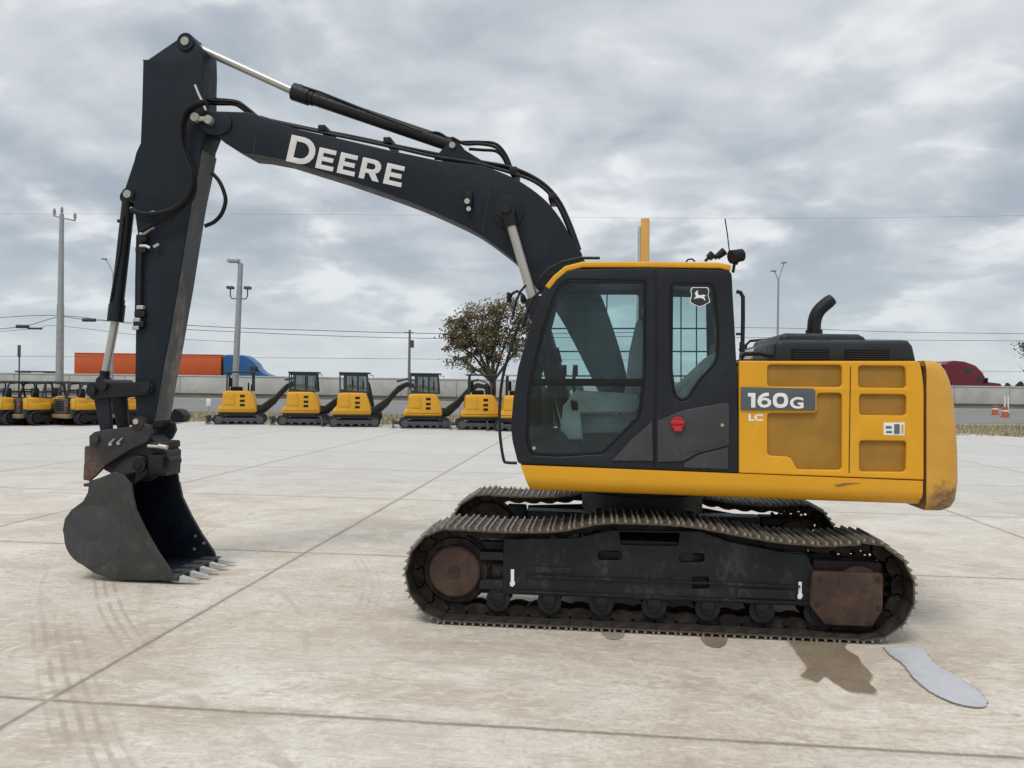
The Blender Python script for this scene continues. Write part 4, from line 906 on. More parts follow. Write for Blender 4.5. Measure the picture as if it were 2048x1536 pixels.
b.prism(xz([(206, 915), (262, 880), (296, 872), (332, 905), (330, 952), (262, 955), (222, 948), (206, 940)], YA0), YA0+.02, YA1-.02); q = P(203, 876, YA0); b.bar((q.x, YA0-.12, q.z), (q.x, YA1+.12, q.z), .045, n=18); b.build('cross_block', CPM, cpl)
b = MB()
for px, py in ((222, 888), (238, 886)): q = P(px, py, YA0-.09); b.bar((q.x, YA0-.105, q.z), (q.x, YA0-.09, q.z), .018, n=12); b.tube([P(px-2, py-2, YA0-.11), P(px+7, py-10, YA0-.11)], .008)
b.build('bolt', STEEL, cpl)
# rusty rear hook and latch between coupler and bucket
b = MB()
q0, q1 = P(300, 884, YC-.2), P(326, 902, YC-.2); b.box((q0.x-.02, YC-.22, q1.z+.01), (q1.x-.01, YC+.16, q0.z), .02)
b.build('latch_block', RUSTD, cpl)
b = MB(); q0, q1 = P(296, 905, YC-.2), P(332, 950, YC-.2); b.box((q0.x, YC-.22, q1.z), (q1.x-.03, YC+.10, q0.z-.01), .03); b.bar((q1.x-.04, YC-.16, q1.z+.12), (q1.x-.04, YC+.06, q1.z+.12), .06); b.build('latch_cylinder', BLACKM, cpl)
b = MB(); b.bar(P(296, 892, YC-.25), P(330, 894, YC-.25), .016); b.bar(P(318, 892, YC-.25), P(334, 895, YC-.25), .024, n=12); b.build('latch_rod', STEEL, cpl)

# ------------------------------------------------------------------ bucket
YK0, YK1 = .86, 1.74
sp_pix = [(178, 962), (198, 956), (228, 944), (246, 950), (262, 968), (264, 985), (271, 1019), (290, 1059), (315, 1103), (341, 1141), (346, 1157), (330, 1160), (297, 1161), (246, 1160), (212, 1155), (187, 1146), (160, 1127), (140, 1103), (129, 1080), (125, 1060), (129, 1038), (142, 1020), (166, 1002), (175, 985)]
bk = plate('bucket', sp_pix, YK0, YK0+.028, BUCKM, EX, bev=.006)
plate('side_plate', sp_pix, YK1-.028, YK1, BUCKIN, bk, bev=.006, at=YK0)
sh = [Vector(v) for v in xz([(240, 950), (198, 958), (178, 966), (174, 985), (166, 1002), (142, 1020), (129, 1038), (125, 1060), (129, 1080), (140, 1103), (160, 1127), (187, 1146), (212, 1155), (246, 1160), (297, 1161), (345, 1158)], YK0)]
sh = catmull(sh, 4, False); inn = []
for i, p in enumerate(sh):
    d = (sh[min(i+1, len(sh)-1)]-sh[max(i-1, 0)]).normalized(); inn.append((p.x-d.y*.028, p.y+d.x*.028))
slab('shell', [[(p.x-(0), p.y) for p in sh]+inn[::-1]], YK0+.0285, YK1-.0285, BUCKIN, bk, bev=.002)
# wear patch circle, lip and side cutter
SCUFF = paint('bucket_side_patch', (.034, .038, .039), .6, var=.15, dirt=(.12, .10, .085), dirt_amt=.4, bump=.01)
b = MB(); q = P(186, 1075, YK0)
plate('wear_patch', [(186+58*math.cos(R(a_)), 1072+62*math.sin(R(a_))) for a_ in range(0, 360, 12)], YK0-.0016, YK0-.0005, SCUFF, bk, bev=.0005, at=YK0)
WPR = paint('faded_print', (.030, .032, .035), .6, var=.1, bump=0)
plate('faded_decal', [(172, 1066), (194, 1066), (194, 1082), (172, 1082)], YK0-.0035, YK0-.002, WPR, bk, bev=.0002, at=YK0)
lipx = P(345, 1158, YK0); b = MB(); b.prism([(lipx.x-.20, .030), (lipx.x+.05, .052), (lipx.x+.05, .078), (lipx.x-.20, .062)], YK0+.03, YK1-.03); b.build('lip', RUSTD, bk)
b = MB(); p0, p1 = P(262, 975, YK0), P(341, 1141, YK0)
for Y_ in (YK0+.03, YK1-.05): pass
cut = [(264, 985), (271, 1019), (290, 1059), (315, 1103), (341, 1141), (346, 1157), (332, 1156), (306, 1112), (281, 1066), (262, 1024), (258, 988)]
plate('side_cutter', cut, YK0-.012, YK0-.0005, BUCKM, bk, bev=.003, at=YK0)
plate('side_cutter', cut, YK1+.0005, YK1+.012, BUCKM, bk, bev=.003, at=YK0)
b = MB()
for px, py in ((391, 1072), (408, 1086), (389, 1098)): q = P(px, py, YK1-.03); b.bar((q.x, YK1-.036, q.z), (q.x, YK1-.028, q.z), .016, n=10)
b.build('cutter_bolt', STEEL, bk)
for k in range(5):
    yc = YK0+.05+(YK1-YK0-.10)*k/4; x = lipx.x; b = MB()
    t = bmesh.new()
    sect = [(-.02, .058, .036, .030), (.05, .050, .036, .030), (.12, .043, .030, .020), (.19, .040, .026, .010), (.235, .038, .024, .004)]
    rings = []
    for dx_, zc, hw, hh in sect: rings.append([t.verts.new((x+dx_, yc+sy*hw, zc+sz*hh)) for sy, sz in ((-1, -1), (1, -1), (1, 1), (-1, 1))])
    for a_, c_ in zip(rings, rings[1:]):
        for j in range(4): t.faces.new((a_[j], a_[(j+1) % 4], c_[(j+1) % 4], c_[j]))
    t.faces.new(rings[0][::-1]); t.faces.new(rings[-1]); bmesh.ops.recalc_face_normals(t, faces=t.faces); b.add(t)
    b.build('tooth', TOOTH, bk, smooth_=False)
    b = MB(); b.box((x-.13, yc-.055, .035), (x+.06, yc+.055, .088), .012); b.build('tooth_adapter', BUCKM, bk)
# bucket ears with pin
for Y_ in (YA0-.03, YA1-.02):
    plate('ear', [(224, 962), (226, 936), (252, 916), (268, 910), (286, 912), (296, 926), (294, 946), (262, 972)], Y_, Y_+.045, BUCKM, bk, bev=.006, at=YA0-.03, rad=.05)
b = MB(); q = P(279, 930, YA0-.06); b.bar((q.x, YA0-.075, q.z), (q.x, YA1+.075, q.z), .068, n=24); b.bar((q.x, YA0-.085, q.z), (q.x, YA0-.075, q.z), .03, n=16); b.build('bucket_pin', BLACKM, bk)
b = MB(); q = P(240, 950, YC); b.box((q.x-.12, YK0+.03, q.z-.07), (q.x+.10, YK1-.03, q.z-.04), .01); b.build('top_plate', BUCKM, bk)

# ================================================================== BACKGROUND MACHINES
def horizon(px): return 768+(px-1024)*.0137
def place(px, py): 
    g = G(px, py); return Vector((g.x, g.y, 0))
MY = paint('small_machine_yellow', (.62, .31, .012), .5, var=.08, dirt=(.38, .25, .09), dirt_amt=.3, dscale=3, bump=0)
MG = paint('small_machine_frame', (.016, .024, .024), .4, var=.1, bump=0)
MT = paint('small_machine_track', (.014, .014, .018), .7, var=.2, dirt=(.06, .055, .05), dirt_amt=.4, dscale=6, bump=0)
MGREY = paint('small_machine_grey', (.06, .065, .07), .5, var=.15, bump=0)
TAN = paint('dusty_tan_steel', (.24, .15, .08), .7, var=.2, dirt=(.10, .06, .03), dirt_amt=.5, dscale=5, bump=0)
def oval(x0, x1, z0, z1, n=8):
    r_ = (z1-z0)/2; zc = (z0+z1)/2
    return [(x0+r_+r_*math.cos(R(90+180*k/n)), zc+r_*math.sin(R(90+180*k/n))) for k in range(n+1)]+[(x1-r_+r_*math.cos(R(-90+180*k/n)), zc+r_*math.sin(R(-90+180*k/n))) for k in range(n+1)]
def inset(pts, d):
    N = len(pts); o = []
    for i in range(N):
        t = (Vector(pts[(i+1) % N])-Vector(pts[i-1])).normalized(); o.append((pts[i][0]-t.y*d, pts[i][1]+t.x*d))
    return o
def mini_parts(root, kind, boom=True, bswing=22, arm_down=True):
    for sy in (-1, 1):
        y0, y1 = (-.86, -.50) if sy < 0 else (.50, .86)
        ov = oval(-1.12, 1.08, 0, .44)
        tr = slab('track', [ov, inset(ov, .045)], y0, y1, MT, root, bev=.008)
        b = MB()
        for k in range(34):
            a_ = k/34
            pts = ov; n_ = len(pts); L = [0]
            for i in range(n_): L.append(L[-1]+(Vector(pts[(i+1) % n_])-Vector(pts[i])).length)
            s_ = a_*L[-1]; i = max(j for j in range(n_) if L[j] <= s_); t_ = (s_-L[i])/(L[i+1]-L[i]+1e-9); p = Vector(pts[i]).lerp(Vector(pts[(i+1) % n_]), t_)
            if p.y > .02: b.box((p.x-.018, y0+.01, p.y-.018), (p.x+.018, y1-.01, p.y+.018))
        b.build('track_lug', MT, tr, smooth_=False)
        b = MB(); ym = y0 if sy < 0 else y1
        b.box((-.85, y0+.06, .12), (.82, y1-.06, .30), .02)
        b.bar((-.88, y0+.03, .22), (-.88, y1-.03, .22), .17, n=20); b.bar((.84, y0+.03, .22), (.84, y1-.03, .22), .17, n=20)
        for x in (-.5, -.15, .2, .5): b.bar((x, y0+.04, .12), (x, y1-.04, .12), .075, n=14)
        b.build('track_frame', MGREY, tr)
    b = MB(); b.box((-.6, -.49, .18), (.6, .49, .38), .03); b.bar((0, 0, .38), (0, 0, .50), .36, n=24); b.build('undercarriage', MGREY, root)
    bl = MB(); bl.prism([(-1.42, .04), (-1.36, .04), (-1.33, .20), (-1.38, .38), (-1.44, .38), (-1.40, .20)], -.80, .80)
    bl.box((-1.37, -.40, .16), (-.6, -.31, .25)); bl.box((-1.37, .31, .16), (-.6, .40, .25)); bl.build('dozer_blade', MGREY, root)
    KX = .83
    up_ = thing('upper_body', (0, 0, .5)); OM[up_.name] = Vector((0, 0, .5)); up_.parent = root
    body = rounded([(-.94, .52), (-.92, .74), (-.76, .84), (-.72, 1.42), (-.58, 1.48), (.38, 1.48), (.52, 1.34), (.62, 1.05), (.70, .72), (.70, .52)], .09)
    slab('body_panel', [body], -.78, .78, MY, up_, bev=.07, sharp=60)
    slab('engine_cover', [rounded([(-.70, .88), (-.68, 1.36), (-.24, 1.38), (-.22, .86)], .06)], -.80, -.781, MY, up_, bev=.008)
    b = MB(); b.box((-.90, -.72, .47), (.66, .72, .515), .01); b.build('deck_skirt', MGREY, up_)
    for z in (1.26, 1.05, .86): b = MB(); b.box((.0, -.795, z-.05), (.20, -.781, z+.05), .006); b.build('vent', BLACK, up_)
    b = MB(); b.box((-.86, -.785, .64), (.62, -.7805, .655)); b.build('panel_seam', BLACK, up_, smooth_=False)
    if kind == 'cab':
        sx_ = lambda L: [(x*.88, z) for x, z in L]
        o_ = rounded(sx_([(-.74, 1.475), (-.76, 2.30), (.62, 2.30), (.70, 1.475)]), .05)
        ws = [rounded(sx_(L), .03) for L in ([(-.69, 1.62), (-.70, 2.22), (-.54, 2.22), (-.53, 1.62)], [(-.40, 1.60), (-.40, 2.20), (.08, 2.20), (.08, 1.55)], [(.18, 1.55), (.18, 2.20), (.54, 2.20), (.58, 1.55)])]
        for y0 in (-.62, .36):
            sd_ = slab('cab_side', [o_]+ws, y0, y0+.05, MG, up_, bev=.01)
            for w_ in ws[1:]: slab('window_glass', [w_], y0+.02, y0+.026, GLM, up_, bev=.0005)
        b = MB(); b.box((-.70, -.66, 2.301), (.66, .44, 2.37), .03); b.build('cab_roof', MG, up_)
        b = MB(); b.box((-.70, -.55, 1.475), (-.30, .30, 1.62), .03); b.box((-.45, -.35, 1.62), (.0, .15, 1.74), .04); b.box((-.50, -.35, 1.74), (-.38, .15, 2.12), .04); b.build('seat', SEATM, up_)
        b = MB(); b.tube([(.60, -.60, 2.26), (.76, -.60, 2.24), (.78, -.60, 2.16)], .015); b.build('work_lamp', MG, up_)
    else:
        rz_ = 2.28
        for x, y in ((-.58, -.56), (-.58, .40), (.52, -.56), (.52, .40)):
            b = MB(); b.tube([(x, y, 1.47), (x*.97, y, rz_-.05), (x*.95, y, rz_)], .035); b.build('canopy_post', MG, up_)
        b = MB(); b.box((-.70, -.68, rz_), (.66, .50, rz_+.07), .03); b.build('canopy_roof', GREYC if kind == 'pale' else MG, up_)
        b = MB(); b.box((-.45, -.35, 1.47), (.05, .15, 1.66), .04); b.box((-.52, -.35, 1.66), (-.40, .15, 2.05), .04); b.build('seat', BLACK, up_)
        b = MB(); b.box((.42, -.45, 1.47), (.52, .10, 1.78), .03); b.build('console', BLACK, up_)
        b = MB(); b.tube([(.30, -.3, 1.47), (.30, -.3, 1.85)], .02); b.tube([(.30, .1, 1.47), (.30, .1, 1.85)], .02); b.build('control_lever', BLACK, up_)
    if boom:
        T = Matrix.Translation((.78, -.05, 0)) @ Matrix.Rotation(R(bswing), 4, 'Z')
        b = MB(); b.box((-.15, -.14, .48), (.22, .14, .86), .04, M=T); b.build('swing_post', MG, up_)
        bo = [(.0, .56), (.22, .54), (.75, 1.04), (1.25, 1.52), (1.62, 1.76), (2.05, 1.70), (2.10, 1.86), (1.62, 1.98), (1.20, 1.80), (.66, 1.26), (.02, .80)]
        slab('boom', [rounded(bo, .05)], -.075, .075, MG, up_, bev=.01, M=T)
        slab('arm', [rounded([(1.96, 1.92), (2.12, 1.98), (2.20, 1.80), (2.42, .75), (2.30, .70), (2.02, 1.50)], .04)], -.07, .07, MG, up_, bev=.01, M=T)
        b = MB(); b.bar(T @ Vector((.25, 0, .55)), T @ Vector((.75, 0, .98)), .055); b.bar(T @ Vector((.75, 0, .98)), T @ Vector((1.15, 0, 1.45)), .03); b.build('boom_cylinder', MGREY, up_)
        b = MB(); b.bar(T @ Vector((1.15, 0, 2.0)), T @ Vector((1.65, 0, 2.12)), .05); b.bar(T @ Vector((1.65, 0, 2.12)), T @ Vector((2.08, 0, 1.98)), .028); b.build('arm_cylinder', MGREY, up_)
        bu = [(2.25, .78), (2.45, .76), (2.30, .40), (2.15, .12), (2.30, .03), (2.62, .10), (2.74, .35), (2.66, .62), (2.45, .80)]
        slab('bucket', [rounded(bu, .04)], -.26, .26, MG, up_, bev=.015, M=T)
def flatten(root):
    """an Empty used only for a frame is folded away: its children become parts"""
    for e in [c for c in root.children if c.type == 'EMPTY']:
        for ch in list(e.children):
            l = ch.location+e.location; ch.parent = root; ch.location = l
        bpy.data.objects.remove(e)
GRP = 'small yellow excavators parked in a row behind'
spec = [(470, 849, 'canopy', 'small yellow excavator with an open canopy, at the left end of the row', 14, 20),
        (600, 851, 'cab', 'small yellow excavator with a dark cab, second from the left end of the row', 10, 18),
        (701, 854, 'cab', 'small yellow excavator with a dark cab, middle one of the three with cabs', 13, 20),
        (846, 857, 'cab', 'small yellow excavator with a dark cab, nearest to the brown tree', 8, 20),
        (962, 860, 'canopy', 'small yellow excavator with an open dark canopy standing in front of the brown tree', 6, 24),
        (1040, 863, 'pale', 'small yellow excavator under a pale canopy, half hidden by the cab of the large excavator', 4, 24)]
done = {}
for px, py, kind, lab, rz, bs in spec:
    loc = place(px, py) + ax*.8
    if kind in done:
        r_ = copy_tree(done[kind]); r_.location = loc; r_.rotation_euler = (0, 0, yaw+R(rz)); r_['label'] = lab
    else:
        r_ = thing('small_excavator', loc, yaw+R(rz), lab, 'small excavator', GRP); mini_parts(r_, kind, True, bs); flatten(r_); done[kind] = r_

# compact loaders at the left edge
def loader_parts(root, cage_mat):
    for sx in (-1, 1):
        x0, x1 = (-.86, -.52) if sx < 0 else (.52, .86)
        Mr = Matrix.Rotation(R(90), 4, 'Z')
        ov = oval(-.95, .85, 0, .62)
        t = slab('track', [ov, inset(ov, .05)], -x1, -x0, MT, root, bev=.01, M=Mr)
        b = MB(); b.box((x0+.05, -.7, .16), (x1-.05, .6, .42), .03)
        for y, z, r_ in ((-.66, .31, .20), (.56, .28, .20), (-.25, .15, .10), (.1, .15, .10)): b.bar((x0+.02, y, z), (x1-.02, y, z), r_, n=18)
        b.build('track_frame', BLACKM, root)
        b = MB(); b.box((x0+.04 if sx < 0 else .535, -1.10, .66), (-.535 if sx < 0 else x1-.04, -.55, 1.12), .05); b.build('lift_tower', MY, root)
        b = MB(); xa = sx*.66; b.prism([(-.95, 1.02), (-.85, 1.16), (.4, 1.04), (1.25, .45), (1.3, .25), (1.15, .25), (.95, .42), (.3, .86), (-.8, .95)], -.06, .06)
        bmesh.ops.transform(b.b, matrix=Matrix.Translation((xa, 0, 0)) @ Mr, verts=b.b.verts); b.build('lift_arm', MY if sx > 0 else MG, root)
    b = MB(); b.box((-.515, -1.05, .30), (.515, .95, .98), .05); b.build('body', MGREY, root)
    b = MB(); b.box((.516, -1.0, .64), (.84, -.1, .92), .04); b.build('side_panel', MY, root)
    b = MB(); b.box((-.44, -1.20, .48), (.44, -1.055, 1.10), .04); b.build('rear_door', MGREY, root)
    b = MB()
    for k in range(6): b.box((-.28, -1.215, .62+k*.07), (.28, -1.203, .65+k*.07))
    b.build('door_louvre', BLACK, root, smooth_=False)
    b = MB(); b.box((-.60, -1.28, .30), (.60, -1.06, .47), .03); b.build('bumper', TAN, root)
    for x in (-.50, .50): b = MB(); b.box((x-.05, -1.23, .78), (x+.05, -1.19, .90), .01); b.build('tail_light', RED, root)
    b = MB()
    for x in (-.42, .42):
        b.tube([(x, -.72, 1.0), (x, -.60, 1.40), (x, -.50, 1.70), (x, .10, 1.76), (x, .62, 1.70), (x, .78, 1.0)], .045)
        b.tube([(x, -.60, 1.36), (x, .70, 1.36)], .02); b.tube([(x, -.1, 1.0), (x, -.1, 1.74)], .03)
    b.box((-.44, -.50, 1.72), (.44, .62, 1.80), .03); b.tube([(-.42, -.58, 1.45), (.42, -.58, 1.45)], .025)
    b.build('roll_cage', cage_mat, root)
    b = MB(); b.box((-.24, -.30, 1.0), (.24, .15, 1.12), .03); b.box((-.24, -.36, 1.12), (.24, -.26, 1.5), .03); b.build('seat', BLACK, root)
    b = MB(); b.prism([(1.25, .08), (1.95, .05), (1.95, .09), (1.42, .50), (1.30, .50)], -.85, .85)
    bmesh.ops.transform(b.b, matrix=Matrix.Rotation(R(90), 4, 'Z'), verts=b.b.verts); b.build('bucket', BLACKM, root)
LG = 'compact loaders parked at the left edge'
ld = None
for px, py, rz, lab in [(0, 851, -24, 'dark compact loader cut off by the left edge of the picture'), (58, 851, -30, 'yellow compact tracked loader seen from behind, left of the tall utility pole'),
                        (152, 851, -30, 'yellow compact tracked loader just right of the tall utility pole'), (243, 850, -34, 'yellow compact loader mostly hidden behind the excavator arm linkage'),
                        (100, 843, -12, 'compact loader half hidden in the back row behind two others')]:
    loc = place(px, py)+ax*.9
    if ld is None: ld = thing('compact_loader', loc, yaw+R(rz), lab, 'loader', LG); loader_parts(ld, MG); r_ = ld
    else: r_ = copy_tree(ld); r_.location = loc; r_.rotation_euler = (0, 0, yaw+R(rz)); r_['label'] = lab
# loose wheel lying on the grass edge
t_ = thing('loose_bucket', place(346, 845)+ax*.6, yaw, 'small black digging bucket lying on the ground just right of the excavator arm', 'bucket')
slab('bucket_shell', [rounded([(-.38, .02), (.30, .02), (.42, .30), (.20, .56), (-.05, .62), (-.12, .50), (.12, .40), (.20, .22), (.12, .10), (-.38, .07)], .04)], -.4, .4, BLACKM, t_, bev=.01)
slab('side_wall', [rounded([(-.36, .03), (.29, .03), (.40, .30), (.19, .55), (-.05, .60)], .03)], -.43, -.402, BLACKM, t_, bev=.005); slab('side_wall', [rounded([(-.36, .03), (.29, .03), (.40, .30), (.19, .55), (-.05, .60)], .03)], .402, .43, BLACKM, t_, bev=.005)

# ================================================================== POLES AND WIRES
GALV = paint('galvanised_steel', (.30, .31, .32), .5, metal=.3, var=.08, bump=0)
WOOD = paint('pole_grey', (.16, .155, .15), .8, var=.15, bump=0)
def base_at(px, depth): v = CAM+ax*depth+r0*((px-1024)/F*depth); return Vector((v.x, v.y, 0))
def zat(px, py, depth): return D(px, py, depth).z
def pole_thing(name, px, depth, lab, cat): return thing(name, base_at(px, depth), yaw, lab, cat)
# tall utility pole with crossarm, left
d_ = 41; s_ = F/d_; rp = pole_thing('utility_pole', 119, d_, 'tall grey utility pole with a small crossarm and insulators, behind the compact loaders', 'utility pole')
zt = zat(119, 428, d_); b = MB(); b.bar((0, 0, -.1), (0, 0, zt*.55), .20, .165, n=18); b.bar((0, 0, zt*.55), (0, 0, zt), .150, .105, n=18); b.build('pole', GALV, rp, sharp=60)
b = MB(); b.tube([(-.42, 0, zt-.08), (0, 0, zt-.20), (.68, 0, zt-.32)], .045); b.build('crossarm', GALV, rp)
for x, z in ((-.38, zt-.06), (0, zt+.02), (.68, zt-.28)):
    b = MB(); b.bar((x, 0, z), (x, 0, z+.34), .06, .045, n=10); b.bar((x, 0, z+.12), (x, 0, z+.16), .09, n=10); b.bar((x, 0, z+.22), (x, 0, z+.26), .08, n=10); b.build('insulator', GALV, rp)
# lamp pole in the yard
d_ = 39; rp = pole_thing('lamp_pole', 469, d_, 'grey yard lamp pole with one large head and two floodlights, behind the leftmost small excavator', 'lamp pole')
x1_ = (478-469)/F*d_; zt = zat(478, 528, d_)
b = MB(); b.bar((-.02, 0, -.1), (x1_, 0, zt), .17, .12, n=18); b.build('pole', GALV, rp, sharp=60)
b = MB(); b.bar((x1_+.05, 0, zt), (x1_-.20, 0, zt+.12), .07); b.box((x1_-.62, -.18, zt+.06), (x1_-.05, .18, zt+.24), .05); b.build('lamp_head', GALV, rp)
zm = zat(473, 598, d_); xm = x1_*.72
for sx in (-1, 1):
    b = MB(); b.tube([(xm, 0, zm), (xm+sx*.35, 0, zm+.02), (xm+sx*.42, 0, zm+.15), (xm+sx*.42, 0, zm+.48)], .03); b.box((xm+sx*.42-.16, -.15, zm+.48), (xm+sx*.42+.16, .15, zm+.62), .03); b.build('floodlight', MGREY, rp)
# thin street lights on the highway
def street_light(px, depth, ytop, lab, heads):
    rp = pole_thing('street_light', px, depth, lab, 'street light'); s_ = depth/F; zt = zat(px, ytop, depth)
    b = MB(); b.bar((0, 0, 0), (0, 0, zt), .13, .08, n=12); b.build('pole', GALV, rp, sharp=60)
    for hx, hy in heads:
        dx_ = (hx-px)*s_; dz_ = (ytop-hy)*s_; b = MB(); b.tube([(0, 0, zt-.1), (dx_*.45, 0, zt+dz_*.55), (dx_*.9, 0, zt+dz_)], .05); b.box((dx_-.30, -.15, zt+dz_-.02), (dx_+.20, .15, zt+dz_+.12), .04); b.build('lamp_arm', GALV, rp)
street_light(1554, 74, 560, 'thin tall street light with a forked top standing behind the exhaust pipe', [(1545, 543), (1566, 526)])
street_light(224, 76, 546, 'thin street light with a single curved arm, hidden by the bucket cylinder', [(206, 519)])
# utility pole far behind the row
d_ = 86; rp = pole_thing('utility_pole', 818, d_, 'distant slim utility pole with a transformer can, between the small excavators and the brown tree', 'utility pole'); zt = zat(818, 660, d_)
b = MB(); b.bar((0, 0, 0), (0, 0, zt), .17, .12, n=12); b.build('pole', WOOD, rp, sharp=60); b = MB(); b.box((-.6, -.06, zt-.35), (.5, .06, zt-.23)); b.build('crossarm', WOOD, rp, smooth_=False)
b = MB(); b.bar((.26, 0, zt-1.9), (.26, 0, zt-1.1), .22, n=14); b.build('transformer', MGREY, rp)
# roadside sign post, far left
d_ = 80; rp = pole_thing('sign_post', 38, d_, 'small dark sign on a thin post above the barrier wall near the left edge', 'sign'); zt = zat(38, 690, d_)
b = MB(); b.bar((0, 0, 0), (0, 0, zt), .07, n=10); b.build('post', MGREY, rp); b = MB(); b.box((-.16, -.06, zt-1.2), (.16, -.02, zt), .01); b.build('sign_panel', MGREY, rp)
WIRE = paint('wire', (.03, .03, .035), .6, bump=0)
WG = 'overhead wires crossing the sky'
def wire(pts, depth, r_, lab, boxes=()):
    v = [D(p.x, p.y, depth) for p in catmull([Vector(p) for p in pts], 8, False)]
    rp = thing('power_line', v[0], 0, lab, 'power line', WG, world=True)
    b = MB(); b.tube(v, r_, 6); b.build('wire', WIRE, rp, sharp=180)
    for px, py, w_, h_ in boxes:
        q = D(px, py, depth); s_ = depth/F; b = MB(); b.bar(q-r0*w_*s_/2, q+r0*w_*s_/2, h_*s_/2, n=10); b.build('splice_case', WIRE, rp)
wire([(-60, 662), (45, 653), (119, 634), (178, 640), (330, 648), (480, 656), (640, 661), (818, 666), (1000, 668), (1300, 664)], 41.3, .016, 'overhead line carrying black splice cases, running from the utility pole past the arm', [(45, 653, 24, 7), (178, 640, 25, 7)])
wire([(-60, 640), (119, 631), (320, 655), (480, 664), (640, 671), (818, 676), (1000, 677), (1300, 672)], 41.8, .014, 'second overhead line just below the one with splice cases')
wire([(-60, 668), (70, 657), (119, 652), (330, 676), (480, 684)], 42.2, .010, 'thin sagging line with one slim splice case at the far left', [(70, 657, 28, 4)])
wire([(1470, 655), (1600, 657), (1800, 664), (2100, 668)], 85.5, .022, 'upper one of two lines at the right over the counterweight')
wire([(1470, 675), (1600, 676), (1800, 680), (2100, 682)], 86, .022, 'lower one of two lines at the right over the counterweight')
wire([(-60, 428), (400, 428), (800, 430), (1300, 436), (1700, 436), (2100, 430)], 87, .008, 'faint high line crossing the whole sky behind the boom')
wire([(-60, 712), (300, 714), (600, 716), (1000, 719), (1300, 720)], 86.5, .018, 'faint low line just above the barrier wall')
wire([(1470, 738), (1800, 741), (2100, 744)], 86.8, .016, 'faint low line at the right above the red truck')

# ================================================================== HIGHWAY TRAFFIC
ZR = .80
def dthing(name, px, depth, lab, cat): v = base_at(px, depth); v.z = ZR; t = thing(name, v, yaw, lab, cat); t['_px'] = px; return t, px, depth
def dl(pts, px0, depth):
    o = []
    for a_, c_ in pts:
        v = D(a_, c_, depth)-CAM; o.append((v.dot(r0)-(px0-1024)/F*depth, v.z+CAM.z-ZR))
    return o
DV = 92.0
ORG = paint('orange_container', (.52, .090, .018), .5, var=.06, dirt=(.25, .10, .06), dirt_amt=.2, dscale=.6, bump=0)
BLU = paint('blue_truck_paint', (.010, .085, .26), .3, var=.1, bump=0); REDT = paint('dark_red_truck_paint', (.13, .006, .018), .3, var=.1, bump=0)
GLD = paint('dark_window', (.02, .03, .035), .15, var=.05, bump=0)
def wheels(root, xs_, z=.5):
    for x in xs_:
        b = MB(); b.bar((x, .02, .5), (x, .45, .5), .5, n=18); b.bar((x, 2.05, .5), (x, 2.5, .5), .5, n=18); b.bar((x, .2, .5), (x, 2.3, .5), .08); b.build('wheel_set', BLACK, root)
def trailer(px0, px1, ytop, mat, lab, ribs):
    root, p0, dd = dthing('semi_trailer', px0, DV, lab, 'trailer'); L = (px1-px0)/F*DV; zt = D(px0, ytop, DV).z-ZR
    b = MB(); b.box((0, 0, 1.15), (L, 2.5, zt), .03); bx = b.build('box_body', mat, root)
    b = MB()
    b.box((0, -.03, 1.16), (L, -.002, 1.26)); b.box((0, -.04, zt-.10), (L, -.002, zt-.02)); b.build('side_rib', mat, root, smooth_=False)
    wheels(root, (.9, 2.1, L-2.6)); b = MB(); b.box((.2, .3, .95), (L-.2, 2.2, 1.14)); b.build('chassis', BLACKM, root, smooth_=False)
trailer(148, 441, 705, ORG, 'long orange box trailer on the raised highway, behind the excavator arm', 44)
trailer(1598, 1882, 719, paint('pale_trailer', (.42, .42, .41), .5, bump=0), 'pale grey trailer on the highway whose end shows above the counterweight', 20)
def tractor(out, win, px0, mat, lab, extra=()):
    root, p0, dd = dthing('semi_truck', px0, DV, lab, 'truck')
    slab('cab_body', [rounded(dl(out, px0, DV), .12)], .05, 2.4, mat, root, bev=.10, sharp=50)
    for w_ in win: slab('side_window', [rounded(dl(w_, px0, DV), .05)], .02, .049, GLD, root, bev=.005)
    x0 = dl([out[0]], px0, DV)[0][0]; x1 = dl([out[-1]], px0, DV)[0][0]
    wheels(root, (x0+.9, x0+2.2, x1-1.0)); b = MB(); b.box((x0-.6, .5, .7), (x1-.2, 2.0, .95)); b.build('chassis', BLACKM, root, smooth_=False)
    b = MB(); m0 = dl([(extra[0], extra[1])], px0, DV)[0]; b.box((m0[0]-.1, -.22, m0[1]-.35), (m0[0]+.12, -.05, m0[1]+.25), .03); b.tube([(m0[0], .06, m0[1]), (m0[0], -.10, m0[1])], .03); b.build('mirror', BLACKM, root)
    b = MB(); b.bar((x0+.35, .15, .9), (x0+.35, .15, dl([(px0, out[1][1]+4)], px0, DV)[0][1]), .09, n=12); b.build('exhaust_stack', STEEL, root)
tractor([(446, 783), (446, 711), (455, 709), (486, 710), (497, 716), (509, 726), (515, 737), (524, 745), (541, 752), (546, 762), (546, 785)], [[(500, 733), (510, 733), (516, 745), (500, 745)], [(470, 728), (480, 728), (480, 742), (470, 742)]], 446, BLU, 'blue semi truck with a sloped sleeper roof, behind the grey lamp pole', (514, 738))
tractor([(1889, 800), (1889, 729), (1896, 724), (1908, 721), (1930, 723), (1952, 731), (1966, 745), (1976, 764), (2002, 767), (2009, 777), (2009, 802)], [[(1954, 753), (1965, 753), (1971, 763), (1954, 762)], [(1930, 736), (1942, 737), (1944, 746), (1930, 746)]], 1889, REDT, 'dark red semi truck on the highway at the right, beyond the counterweight', (1972, 760))
root, p0, dd = dthing('flatbed_trailer', 28, DV, 'low flat dark trailer just above the barrier wall at the far left', 'trailer')
